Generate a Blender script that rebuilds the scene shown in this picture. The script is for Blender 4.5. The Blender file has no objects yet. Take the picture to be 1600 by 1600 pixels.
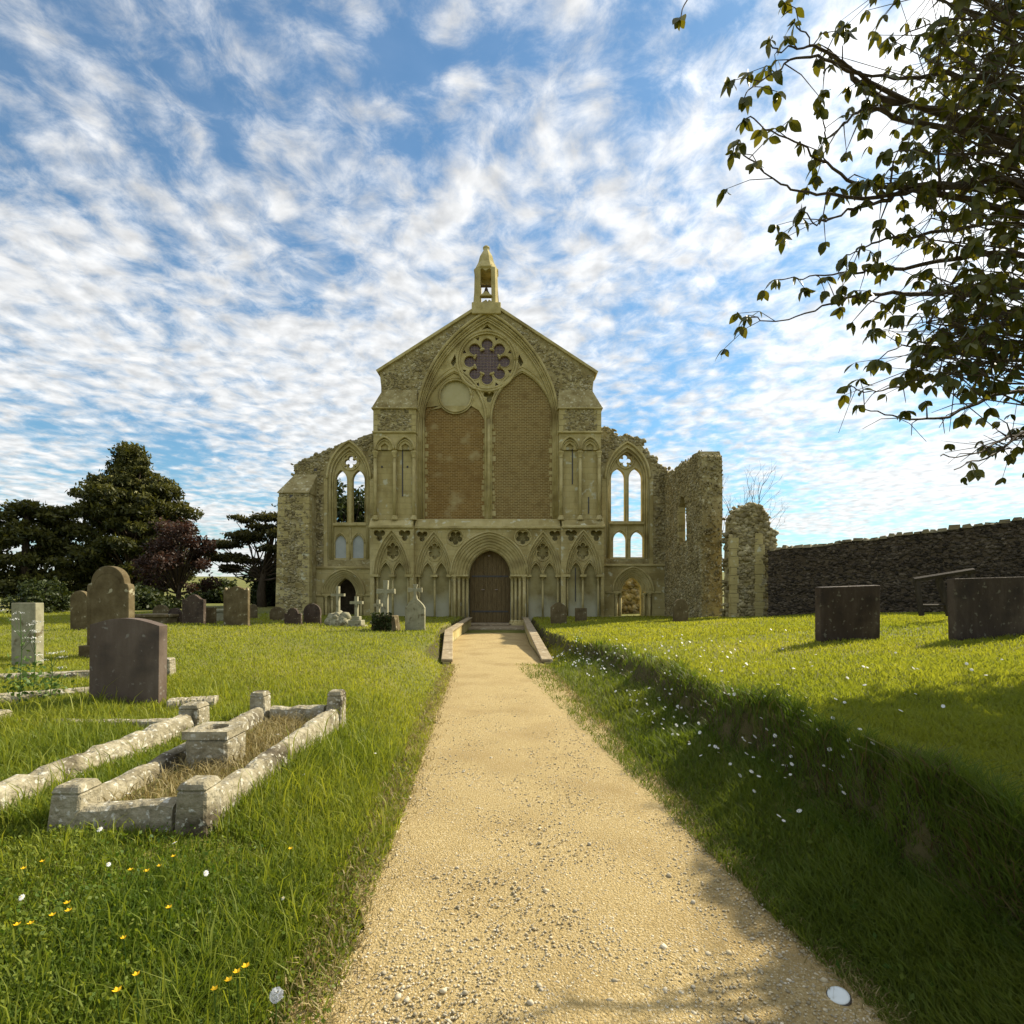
import bpy, bmesh, math, random
import numpy as np
from mathutils import Vector, Matrix
from mathutils.geometry import tessellate_polygon

random.seed(7); RNG = np.random.default_rng(11)
scene = bpy.context.scene
COL = scene.collection
PI = math.pi

# ------------------------------------------------------------------ camera
FPX, HOR, EYE = 830.0, 930.0, 1.6
cam_data = bpy.data.cameras.new('camera')
cam_data.sensor_width = 36.0
cam_data.lens = 36.0 * FPX / 1600.0
cam_data.shift_y = (HOR - 800.0) / 1600.0
cam_data.clip_start = 0.05
cam_data.clip_end = 5000
cam = bpy.data.objects.new('camera', cam_data); COL.objects.link(cam)
cam.location = (0, 0, EYE); cam.rotation_euler = (PI / 2, 0, 0)
scene.camera = cam

# ------------------------------------------------------------------ sun + sky
SUN_AZ, SUN_EL = math.radians(57), math.radians(38)
SUN = Vector((math.sin(SUN_AZ) * math.cos(SUN_EL), math.cos(SUN_AZ) * math.cos(SUN_EL), math.sin(SUN_EL)))
sd = bpy.data.lights.new('sun', 'SUN'); sd.energy = 4.5; sd.angle = math.radians(0.55); sd.color = (1.0, 0.90, 0.70)
so = bpy.data.objects.new('sun', sd); COL.objects.link(so)
so.rotation_euler = (-SUN).to_track_quat('-Z', 'Y').to_euler(); so.location = (20, 30, 60)

world = bpy.data.worlds.new('World'); scene.world = world; world.use_nodes = True

def build_world():
    nt = world.node_tree; nt.nodes.clear()
    N = nt.nodes.new; L = nt.links.new
    def math_(op, a, b=None, clamp=False):
        n = N('ShaderNodeMath'); n.operation = op; n.use_clamp = clamp
        for i, s in enumerate((a, b)):
            if s is None: continue
            if isinstance(s, (int, float)): n.inputs[i].default_value = s
            else: L(s, n.inputs[i])
        return n.outputs[0]
    out = N('ShaderNodeOutputWorld'); bg = N('ShaderNodeBackground'); bg.inputs[1].default_value = 0.10
    L(bg.outputs[0], out.inputs[0])
    sky = N('ShaderNodeTexSky'); sky.sky_type = 'NISHITA'; sky.sun_disc = False
    sky.sun_elevation = SUN_EL; sky.sun_rotation = SUN_AZ; sky.air_density = 1.3; sky.dust_density = 0.4; sky.ozone_density = 3.5
    tc = N('ShaderNodeTexCoord')
    sep = N('ShaderNodeSeparateXYZ'); L(tc.outputs['Generated'], sep.inputs[0])
    zz = math_('ADD', math_('MAXIMUM', sep.outputs[2], 0.0), 0.10)
    px = math_('DIVIDE', sep.outputs[0], zz); py = math_('DIVIDE', sep.outputs[1], zz)
    comb = N('ShaderNodeCombineXYZ'); L(px, comb.inputs[0]); L(py, comb.inputs[1])
    # warp
    wn = N('ShaderNodeTexNoise'); wn.inputs['Scale'].default_value = 3.0; wn.inputs['Detail'].default_value = 3
    L(comb.outputs[0], wn.inputs['Vector'])
    wm = N('ShaderNodeVectorMath'); wm.operation = 'SCALE'; wm.inputs['Scale'].default_value = 0.12
    L(wn.outputs['Color'], wm.inputs[0])
    wa = N('ShaderNodeVectorMath'); wa.operation = 'ADD'; L(comb.outputs[0], wa.inputs[0]); L(wm.outputs[0], wa.inputs[1])
    vor = N('ShaderNodeTexVoronoi'); vor.feature = 'SMOOTH_F1'; vor.inputs['Scale'].default_value = 13.0
    vor.inputs['Smoothness'].default_value = 0.8; L(wa.outputs[0], vor.inputs['Vector'])
    n1 = N('ShaderNodeTexNoise'); n1.inputs['Scale'].default_value = 10.0; n1.inputs['Detail'].default_value = 10
    n1.inputs['Roughness'].default_value = 0.66; n1.inputs['Distortion'].default_value = 0.3
    L(wa.outputs[0], n1.inputs['Vector'])
    big = N('ShaderNodeTexNoise'); big.inputs['Scale'].default_value = 1.0; big.inputs['Detail'].default_value = 4
    mp = N('ShaderNodeMapping'); mp.inputs['Location'].default_value = (12.1, 1.7, 0); L(comb.outputs[0], mp.inputs[0]); L(mp.outputs[0], big.inputs['Vector'])
    v1 = math_('SUBTRACT', 1.0, math_('MULTIPLY', vor.outputs['Distance'], 1.15))
    d = math_('ADD', math_('MULTIPLY', v1, 0.26), math_('MULTIPLY', n1.outputs[0], 0.78))
    d = math_('ADD', d, math_('MULTIPLY', math_('SUBTRACT', big.outputs[0], 0.5), 0.95))
    ramp = N('ShaderNodeMapRange'); ramp.interpolation_type = 'SMOOTHSTEP'; L(d, ramp.inputs[0])
    ramp.inputs[1].default_value = 0.27; ramp.inputs[2].default_value = 0.65
    ramp.inputs[3].default_value = 0.06; ramp.inputs[4].default_value = 0.93
    # thickness variation inside the clouds
    n2 = N('ShaderNodeTexNoise'); n2.inputs['Scale'].default_value = 16; n2.inputs['Detail'].default_value = 6; L(wa.outputs[0], n2.inputs['Vector'])
    shade = N('ShaderNodeMapRange'); L(n2.outputs[0], shade.inputs[0]); shade.inputs[1].default_value = 0.3; shade.inputs[2].default_value = 0.7
    shade.inputs[3].default_value = 4.7; shade.inputs[4].default_value = 7.4
    # forward scattering: thin cloud is brighter towards the sun
    dot = N('ShaderNodeVectorMath'); dot.operation = 'DOT_PRODUCT'; L(tc.outputs['Generated'], dot.inputs[0]); dot.inputs[1].default_value = SUN
    glow = math_('POWER', math_('MAXIMUM', dot.outputs['Value'], 0.0), 10.0)
    fac = math_('MULTIPLY', shade.outputs[0], math_('ADD', 0.86, math_('MULTIPLY', glow, 0.75)))
    cc = N('ShaderNodeVectorMath'); cc.operation = 'SCALE'; cc.inputs[0].default_value = (1.0, 1.0, 0.99); L(fac, cc.inputs['Scale'])
    mix = N('ShaderNodeMix'); mix.data_type = 'RGBA'; L(ramp.outputs[0], mix.inputs[0]); tint = N('ShaderNodeVectorMath'); tint.operation = 'MULTIPLY'; L(sky.outputs[0], tint.inputs[0]); tint.inputs[1].default_value = (0.46, 0.72, 0.80); L(tint.outputs[0], mix.inputs[6]); L(cc.outputs[0], mix.inputs[7])
    L(mix.outputs[2], bg.inputs[0])
build_world()
scene.view_settings.view_transform = 'Standard'; scene.view_settings.look = 'None'
scene.view_settings.exposure = 0.82; scene.view_settings.gamma = 1.0
scene.view_settings.use_curve_mapping = False
try:
    scene.cycles.max_bounces = 4; scene.cycles.transparent_max_bounces = 6
except Exception: pass

# ------------------------------------------------------------------ helpers
def W(u, v, Y):
    "world point that stands at depth Y and is seen at pixel (u, v) of the 1600 px picture"
    return Vector(((u - 800.0) / FPX * Y, Y, EYE + (HOR - v) / FPX * Y))

def tag(o, label=None, cat=None, group=None, kind=None):
    if label: o['label'] = label
    if cat: o['category'] = cat
    if group: o['group'] = group
    if kind: o['kind'] = kind
    return o

def empty(name, loc=(0, 0, 0), rz=0, parent=None):
    o = bpy.data.objects.new(name, None); COL.objects.link(o); o.location = loc; o.rotation_euler = (0, 0, rz)
    o.empty_display_size = 0.3
    if parent: o.parent = parent
    return o

class MB:
    def __init__(s): s.v = []; s.f = []
    def add(s, vs, fs):
        b = len(s.v); s.v.extend([tuple(p) for p in vs]); s.f.extend([tuple(i + b for i in f) for f in fs]); return s
    def box(s, x0, x1, y0, y1, z0, z1):
        return s.add([(x0,y0,z0),(x1,y0,z0),(x1,y1,z0),(x0,y1,z0),(x0,y0,z1),(x1,y0,z1),(x1,y1,z1),(x0,y1,z1)],
                     [(3,2,1,0),(4,5,6,7),(0,1,5,4),(1,2,6,5),(2,3,7,6),(3,0,4,7)])
    def hexa(s, p8):
        return s.add(p8, [(3,2,1,0),(4,5,6,7),(0,1,5,4),(1,2,6,5),(2,3,7,6),(3,0,4,7)])
    def plate(s, loops, y0, y1):
        "loops of (x, z), the first the outline and the others holes, extruded from y0 (front) to y1"
        def area(l): return sum(l[i][0]*l[(i+1)%len(l)][1]-l[(i+1)%len(l)][0]*l[i][1] for i in range(len(l)))
        ls = []
        for k, l in enumerate(loops):
            l = [tuple(p) for p in l]
            if (area(l) > 0) != (k == 0): l = l[::-1]
            ls.append(l)
        flat = [p for l in ls for p in l]; n = len(flat)
        tris = tessellate_polygon([[Vector((p[0], p[1], 0)) for p in l] for l in ls])
        vs = [(p[0], y0, p[1]) for p in flat] + [(p[0], y1, p[1]) for p in flat]
        fs = []
        for a, b, c in tris:
            A, B, C_ = flat[a], flat[b], flat[c]
            if (B[0]-A[0])*(C_[1]-A[1])-(B[1]-A[1])*(C_[0]-A[0]) < 0: b, c = c, b
            fs.append((a, b, c)); fs.append((n+a, n+c, n+b))
        o = 0
        for l in ls:
            m = len(l)
            for i in range(m):
                j = (i+1) % m
                fs.append((o+j, o+i, n+o+i, n+o+j))
            o += m
        return s.add(vs, fs)
    def tube(s, pts, r, n=6, r1=None, caps=True):
        pts = [Vector(p) for p in pts]; m = len(pts)
        rs = r if isinstance(r, (list, tuple)) else [r + (r1 - r) * i / (m-1) if r1 is not None else r for i in range(m)]
        vs = []; up = Vector((0.13, 0.31, 0.94)).normalized()
        prev = None
        for i in range(m):
            t = (pts[min(i+1, m-1)] - pts[max(i-1, 0)])
            if t.length < 1e-9: t = Vector((0, 0, 1))
            t.normalize()
            if prev is None:
                a = t.cross(up)
                if a.length < 0.1: a = t.cross(Vector((1, 0, 0)))
            else:
                a = prev - t * prev.dot(t)
                if a.length < 1e-6: a = t.cross(up)
            a.normalize(); prev = a; b = t.cross(a)
            for k in range(n):
                an = 2*PI*k/n
                vs.append(pts[i] + (a*math.cos(an) + b*math.sin(an)) * rs[i])
        fs = [(i*n+k, i*n+(k+1) % n, (i+1)*n+(k+1) % n, (i+1)*n+k) for i in range(m-1) for k in range(n)]
        if caps: fs += [tuple(range(n-1, -1, -1)), tuple((m-1)*n+k for k in range(n))]
        return s.add(vs, fs)
    def lathe(s, prof, n=10, c=(0, 0, 0), ph=0):
        vs = [(c[0]+r*math.cos(2*PI*k/n+ph), c[1]+r*math.sin(2*PI*k/n+ph), c[2]+z) for r, z in prof for k in range(n)]
        m = len(prof)
        fs = [(i*n+k, i*n+(k+1) % n, (i+1)*n+(k+1) % n, (i+1)*n+k) for i in range(m-1) for k in range(n)]
        fs += [tuple(range(n-1, -1, -1)), tuple((m-1)*n+k for k in range(n))]
        return s.add(vs, fs)
    def build(s, name, mat, parent=None, smooth=False, bevel=0, kind=None, loc=None):
        me = bpy.data.meshes.new(name); me.from_pydata(s.v, [], s.f); me.update()
        if bevel:
            bm = bmesh.new(); bm.from_mesh(me)
            bmesh.ops.remove_doubles(bm, verts=bm.verts, dist=1e-5)
            es = [e for e in bm.edges if len(e.link_faces) == 2 and e.calc_face_angle(0) > 0.6]
            bmesh.ops.bevel(bm, geom=es, offset=bevel, segments=1, affect='EDGES', clamp_overlap=True)
            bm.to_mesh(me); bm.free()
        me.materials.append(mat)
        if smooth: me.polygons.foreach_set('use_smooth', [True]*len(me.polygons))
        o = bpy.data.objects.new(name, me); COL.objects.link(o)
        if parent: o.parent = parent
        if loc: o.location = loc
        if kind: o['kind'] = kind
        return o

def np_mesh(name, verts, faces, mat, parent=None, attr=None, kind=None, smooth=False):
    "verts Nx3, faces MxK (all the same K); attr: {name: per-vertex floats}"
    me = bpy.data.meshes.new(name)
    nv, (nf, k) = len(verts), faces.shape
    me.vertices.add(nv); me.vertices.foreach_set('co', np.ascontiguousarray(verts, dtype=np.float32).ravel())
    me.loops.add(nf*k); me.loops.foreach_set('vertex_index', np.ascontiguousarray(faces, dtype=np.int32).ravel())
    me.polygons.add(nf); me.polygons.foreach_set('loop_start', np.arange(0, nf*k, k, dtype=np.int32))
    me.update(calc_edges=True)
    if smooth: me.polygons.foreach_set('use_smooth', np.ones(nf, dtype=bool))
    for an, vals in (attr or {}).items():
        a = me.attributes.new(an, 'FLOAT', 'POINT'); a.data.foreach_set('value', np.ascontiguousarray(vals, dtype=np.float32))
    me.materials.append(mat)
    o = bpy.data.objects.new(name, me); COL.objects.link(o)
    if parent: o.parent = parent
    if kind: o['kind'] = kind
    return o

# ------------------------------------------------------------------ materials
def material(name, cols, scale=3.0, detail=6, rough=0.9, bump=0.3, bscale=25.0, stretch=(1, 1, 1), attr=None, attr_amt=0.5,
             spots=None, trans=0.0, brick=None, spec=0.2, blotch=None, bumpdist=0.02, zwash=None, slope=None):
    m = bpy.data.materials.new(name); m.use_nodes = True; nt = m.node_tree; N = nt.nodes.new; L = nt.links.new
    p = nt.nodes['Principled BSDF']; p.inputs['Roughness'].default_value = rough; p.inputs['Specular IOR Level'].default_value = spec
    tc = N('ShaderNodeTexCoord'); mp = N('ShaderNodeMapping'); mp.inputs['Scale'].default_value = stretch; L(tc.outputs['Object'], mp.inputs[0])
    n = N('ShaderNodeTexNoise'); n.inputs['Scale'].default_value = scale; n.inputs['Detail'].default_value = detail; n.inputs['Roughness'].default_value = 0.65
    L(mp.outputs[0], n.inputs['Vector'])
    cr = N('ShaderNodeValToRGB'); L(n.outputs[0], cr.inputs[0]); e = cr.color_ramp.elements
    k = len(cols)
    for i, c in enumerate(cols):
        pos = 0.30 + 0.40 * i / max(1, k-1)
        el = e[i] if i < 2 else e.new(pos)
        el.position = pos; el.color = (*c, 1)
    col = cr.outputs[0]
    def mixc(fac, a, b, mode='MIX'):
        x = N('ShaderNodeMix'); x.data_type = 'RGBA'; x.blend_type = mode
        if isinstance(fac, float): x.inputs[0].default_value = fac
        else: L(fac, x.inputs[0])
        for i, s in ((6, a), (7, b)):
            if isinstance(s, tuple): x.inputs[i].default_value = (*s, 1)
            else: L(s, x.inputs[i])
        return x.outputs[2]
    def rng(sock, a, b, lo=0.0, hi=1.0):
        r = N('ShaderNodeMapRange'); L(sock, r.inputs[0]); r.inputs[1].default_value = a; r.inputs[2].default_value = b
        r.inputs[3].default_value = lo; r.inputs[4].default_value = hi; return r.outputs[0]
    hgt = None
    if brick:
        bw, bh, mortar, c1, c2, cm, amt = brick
        sp = N('ShaderNodeSeparateXYZ'); L(tc.outputs['Object'], sp.inputs[0]); cb = N('ShaderNodeCombineXYZ')
        L(sp.outputs[0], cb.inputs[0]); L(sp.outputs[2], cb.inputs[1])
        bt = N('ShaderNodeTexBrick'); L(cb.outputs[0], bt.inputs['Vector']); bt.inputs['Scale'].default_value = 1.0
        bt.inputs['Brick Width'].default_value = bw; bt.inputs['Row Height'].default_value = bh; bt.inputs['Mortar Size'].default_value = mortar
        bt.inputs['Mortar Smooth'].default_value = 0.3
        bt.inputs['Color1'].default_value = (*c1, 1); bt.inputs['Color2'].default_value = (*c2, 1); bt.inputs['Mortar'].default_value = (*cm, 1)
        col = mixc(amt, col, bt.outputs['Color'])
        hgt = rng(bt.outputs['Fac'], 0, 1, 1, 0)
    if blotch:
        bc, bs, lo, hi = blotch
        bn = N('ShaderNodeTexNoise'); bn.inputs['Scale'].default_value = bs; bn.inputs['Detail'].default_value = 5; L(tc.outputs['Object'], bn.inputs['Vector'])
        col = mixc(rng(bn.outputs[0], lo, hi), col, bc)
    if spots:
        sc, ss, lo, hi = spots
        vn = N('ShaderNodeTexNoise'); vn.inputs['Scale'].default_value = ss; vn.inputs['Detail'].default_value = 3; L(tc.outputs['Object'], vn.inputs['Vector'])
        col = mixc(rng(vn.outputs[0], lo, hi), col, sc)
    if zwash:
        wc, z0, z1 = zwash; zs = N('ShaderNodeSeparateXYZ'); L(tc.outputs['Object'], zs.inputs[0])
        zn = N('ShaderNodeTexNoise'); zn.inputs['Scale'].default_value = 1.4; zn.inputs['Detail'].default_value = 4; L(tc.outputs['Object'], zn.inputs['Vector'])
        za = N('ShaderNodeMath'); za.operation = 'MULTIPLY_ADD'; L(zn.outputs[0], za.inputs[0]); za.inputs[1].default_value = 1.6; L(zs.outputs[2], za.inputs[2])
        col = mixc(rng(za.outputs[0], z1+.8, z0+.8), col, wc)
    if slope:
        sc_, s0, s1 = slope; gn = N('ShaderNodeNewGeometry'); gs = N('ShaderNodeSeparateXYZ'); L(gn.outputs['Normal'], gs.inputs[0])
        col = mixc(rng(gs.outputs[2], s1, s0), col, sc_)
    if attr:
        an = N('ShaderNodeAttribute'); an.attribute_name = attr
        col = mixc(1.0, col, rngcol(N, L, an.outputs['Fac'], attr_amt), 'MULTIPLY')
    L(col, p.inputs['Base Color'])
    if bump:
        bn = N('ShaderNodeTexNoise'); bn.inputs['Scale'].default_value = bscale; bn.inputs['Detail'].default_value = 8; L(tc.outputs['Object'], bn.inputs['Vector'])
        hh = bn.outputs[0]
        if hgt is not None:
            a = N('ShaderNodeMath'); a.operation = 'ADD'; L(hh, a.inputs[0]); L(hgt, a.inputs[1]); hh = a.outputs[0]
        b = N('ShaderNodeBump'); b.inputs['Strength'].default_value = bump; b.inputs['Distance'].default_value = bumpdist; L(hh, b.inputs['Height'])
        L(b.outputs[0], p.inputs['Normal'])
    if trans:
        tr = N('ShaderNodeBsdfTranslucent'); L(col, tr.inputs[0]); ms = N('ShaderNodeMixShader'); ms.inputs[0].default_value = trans
        out = nt.nodes['Material Output']; L(p.outputs[0], ms.inputs[1]); L(tr.outputs[0], ms.inputs[2]); L(ms.outputs[0], out.inputs[0])
    return m
def rngcol(N, L, sock, amt):
    r = N('ShaderNodeMapRange'); L(sock, r.inputs[0]); r.inputs[3].default_value = 1 - amt; r.inputs[4].default_value = 1 + amt
    c = N('ShaderNodeCombineXYZ'); [L(r.outputs[0], c.inputs[i]) for i in range(3)]
    return c.outputs[0]

def leaf_material(name, ca, cb, trans, trcol=None, rough=0.55):
    "colour runs from ca to cb with the per-vertex attribute 'tone'"
    m = bpy.data.materials.new(name); m.use_nodes = True; nt = m.node_tree; N = nt.nodes.new; L = nt.links.new
    p = nt.nodes['Principled BSDF']; p.inputs['Roughness'].default_value = rough; p.inputs['Specular IOR Level'].default_value = 0.25
    an = N('ShaderNodeAttribute'); an.attribute_name = 'tone'
    cr = N('ShaderNodeMix'); cr.data_type = 'RGBA'; L(an.outputs['Fac'], cr.inputs[0]); cr.inputs[6].default_value = (*ca, 1); cr.inputs[7].default_value = (*cb, 1)
    L(cr.outputs[2], p.inputs['Base Color'])
    tr = N('ShaderNodeBsdfTranslucent')
    g = N('ShaderNodeMix'); g.data_type = 'RGBA'; g.blend_type = 'MULTIPLY'; g.inputs[0].default_value = 1
    L(cr.outputs[2], g.inputs[6]); g.inputs[7].default_value = (*(trcol or (1.5, 1.4, 0.6)), 1); L(g.outputs[2], tr.inputs[0])
    ms = N('ShaderNodeMixShader'); ms.inputs[0].default_value = trans; out = nt.nodes['Material Output']
    L(p.outputs[0], ms.inputs[1]); L(tr.outputs[0], ms.inputs[2]); L(ms.outputs[0], out.inputs[0])
    return m

M = {}
M['ashlar'] = material('ashlar_limestone', [(.31, .24, .085), (.47, .385, .16), (.57, .48, .235)], scale=0.9, stretch=(1, 1, .45), bump=.6, bscale=9,
  brick=(.62, .30, .012, (.45, .39, .19), (.33, .28, .13), (.19, .15, .06), .30), blotch=((.21, .16, .055), .55, .52, .72), spots=((.55, .53, .36), 3.2, .60, .68))
M['limewashed'] = material('limewashed_stone', [(.24, .20, .08), (.36, .31, .14), (.44, .39, .20)], scale=1.1, bump=.5, bscale=9, blotch=((.18, .14, .05), .7, .5, .7), zwash=((.43, .41, .28), .9, 1.9))
M['moulding'] = material('moulded_limestone', [(.31, .25, .095), (.46, .385, .17), (.56, .485, .255)], scale=1.6, bump=.6, bscale=14, blotch=((.23, .175, .065), .8, .54, .72))
M['plaster'] = material('weathered_render', [(.36, .31, .15), (.45, .40, .21), (.49, .44, .25)], scale=1.2, bump=.3, bscale=10)
M['grey_infill'] = material('grey_infill_panel', [(.34, .37, .36), (.42, .45, .43), (.48, .50, .47)], scale=2.2, bump=.1)
M['rubble'] = material('flint_mortar', [(.19, .145, .055), (.31, .255, .115), (.42, .36, .18)], scale=2.3, bump=.9, bscale=8, spots=((.50, .45, .28), 6, .60, .66), bumpdist=.05)
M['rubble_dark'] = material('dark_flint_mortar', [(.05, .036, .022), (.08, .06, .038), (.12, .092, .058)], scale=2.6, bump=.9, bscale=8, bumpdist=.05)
M['flint'] = material('flint_stone', [(.18, .14, .06), (.32, .265, .13), (.48, .43, .28)], scale=1.7, bump=.3, bscale=20, attr='tone', attr_amt=.45, rough=.75)
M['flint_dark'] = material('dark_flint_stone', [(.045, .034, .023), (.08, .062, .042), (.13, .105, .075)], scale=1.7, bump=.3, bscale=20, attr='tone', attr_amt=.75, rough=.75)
M['brick'] = material('brick_infill', [(.20, .12, .034), (.28, .18, .052), (.36, .25, .09)], scale=.7, bump=.8, bscale=14,
  brick=(.24, .085, .013, (.25, .145, .038), (.15, .08, .02), (.42, .32, .14), .8), blotch=((.42, .34, .16), 1.3, .56, .76), spots=((.22, .13, .04), 2.2, .52, .78))
M['brick_pale'] = material('pale_brick_infill', [(.20, .135, .042), (.28, .20, .065), (.38, .28, .105)], scale=.8, bump=.8, bscale=14,
  brick=(.24, .085, .016, (.25, .16, .046), (.155, .095, .027), (.44, .36, .17), .8), spots=((.21, .14, .05), 2.6, .52, .78))
M['oak'] = material('old_oak', [(.085, .058, .022), (.14, .098, .04), (.20, .145, .065)], scale=6, stretch=(5, 5, .5), bump=.5, bscale=30, rough=.7)
M['iron'] = material('iron', [(.04, .035, .03), (.07, .06, .05)], scale=5, bump=.1, rough=.5, spec=.5)
M['glass'] = material('leaded_glass', [(.075, .04, .03), (.10, .055, .045), (.13, .075, .06)], scale=3, bump=.05, rough=.25, spec=.5)
M['lead'] = material('lead_bar', [(.26, .20, .16), (.34, .27, .21)], scale=3, bump=0)
M['bell'] = material('bell_bronze', [(.06, .035, .015), (.10, .06, .03)], scale=4, bump=.1, rough=.5, spec=.5)
M['roof'] = material('roof_tile', [(.14, .11, .08), (.2, .16, .12)], scale=4, bump=.4, brick=(.3, .2, .02, (.16, .13, .1), (.2, .16, .12), (.07, .06, .05), .6))
M['slate'] = material('dark_headstone', [(.040, .027, .019), (.068, .047, .034), (.11, .083, .062)], scale=3.0, stretch=(1.2, 1, .35), bump=.5, bscale=14, rough=.75, spots=((.17, .15, .11), 12, .60, .68), blotch=((.03, .022, .018), 1.8, .5, .66))
M['granite'] = material('polished_grey_stone', [(.075, .052, .038), (.115, .085, .064), (.165, .13, .105)], scale=2.2, stretch=(1.2, 1, .35), bump=.2, bscale=30, rough=.6, spec=.2, spots=((.20, .18, .15), 11, .63, .70), blotch=((.045, .035, .03), 1.6, .5, .66))
M['headstone'] = material('lichened_headstone', [(.07, .05, .022), (.12, .092, .045), (.18, .145, .08)], scale=3.2, bump=.4, bscale=14, spots=((.36, .33, .22), 7, .62, .68))
M['pale_stone'] = material('pale_memorial_stone', [(.20, .185, .115), (.29, .275, .18), (.37, .355, .25)], scale=4, bump=.35, bscale=16, spots=((.13, .11, .06), 5, .56, .66))
M['kerbstone'] = material('lichened_kerb', [(.17, .145, .09), (.29, .255, .17), (.42, .385, .285)], scale=7, bump=1.0, bscale=22, spots=((.52, .50, .42), 26, .58, .66), blotch=((.085, .07, .045), 3.2, .52, .66), bumpdist=.03)
M['coping'] = material('coping_slab', [(.22, .17, .10), (.30, .24, .15), (.38, .31, .20)], scale=5, bump=.4, bscale=22, spots=((.44, .39, .28), 9, .6, .66))
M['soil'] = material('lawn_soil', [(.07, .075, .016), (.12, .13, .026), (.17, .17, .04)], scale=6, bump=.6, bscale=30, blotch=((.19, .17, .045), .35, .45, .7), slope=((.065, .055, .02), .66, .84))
M['gravel'] = material('gravel', [(.27, .195, .078), (.42, .315, .14), (.55, .44, .235)], scale=60, detail=8, bump=1.0, bscale=95, rough=.95, spots=((.66, .58, .42), 120, .62, .68), blotch=((.31, .22, .09), 1.3, .46, .78), bumpdist=.02)
M['pebble'] = material('pebble', [(.38, .31, .18), (.50, .43, .29), (.62, .57, .46)], scale=9, bump=.2, attr='tone', attr_amt=.4)
M['bark'] = material('bark', [(.045, .032, .02), (.075, .055, .035), (.11, .085, .06)], scale=6, stretch=(2, 2, .5), bump=.7, bscale=16)
M['dark_bark'] = material('twig_bark', [(.05, .035, .022), (.08, .06, .04), (.11, .09, .065)], scale=12, bump=.4, bscale=30)
M['timber'] = material('weathered_timber', [(.03, .024, .018), (.05, .04, .03), (.075, .06, .048)], scale=6, stretch=(3, 3, .6), bump=.4)
M['white_dish'] = material('white_enamel', [(.62, .66, .64), (.70, .74, .72)], scale=3, bump=0, rough=.25, spec=.5)
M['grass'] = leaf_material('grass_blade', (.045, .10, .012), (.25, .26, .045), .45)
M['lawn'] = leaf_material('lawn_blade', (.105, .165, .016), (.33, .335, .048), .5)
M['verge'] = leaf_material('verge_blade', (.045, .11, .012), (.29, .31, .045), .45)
M['thatch'] = leaf_material('matted_thatch', (.06, .042, .018), (.15, .11, .045), .2, (1.1, 1, .8))
M['straw'] = leaf_material('dry_grass', (.17, .135, .05), (.42, .35, .17), .3, (1.2, 1.1, .8))
M['leaf'] = leaf_material('tree_leaf', (.04, .055, .010), (.105, .11, .02), .36, (2.0, 1.6, .45), .4)
M['cypress'] = leaf_material('cypress_spray', (.025, .032, .008), (.14, .135, .028), .2)
M['copper'] = leaf_material('copper_leaf', (.030, .018, .013), (.085, .048, .032), .25, (1.5, 1.0, .7))
M['pine'] = leaf_material('pine_needles', (.03, .034, .010), (.14, .125, .035), .2)
M['bush'] = leaf_material('bush_leaf', (.022, .035, .010), (.06, .075, .02), .25)
M['petal'] = leaf_material('daisy_petal', (.78, .78, .76), (.85, .85, .83), .25, (1, 1, 1))
M['yellow'] = leaf_material('buttercup_petal', (.85, .52, .01), (.90, .62, .02), .25, (1, 1, 1))
M['stem'] = leaf_material('green_stem', (.06, .12, .02), (.12, .18, .04), .2)
M['hill'] = material('far_field', [(.06, .11, .02), (.10, .16, .03), (.16, .19, .05)], scale=.03, bump=0)

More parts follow.
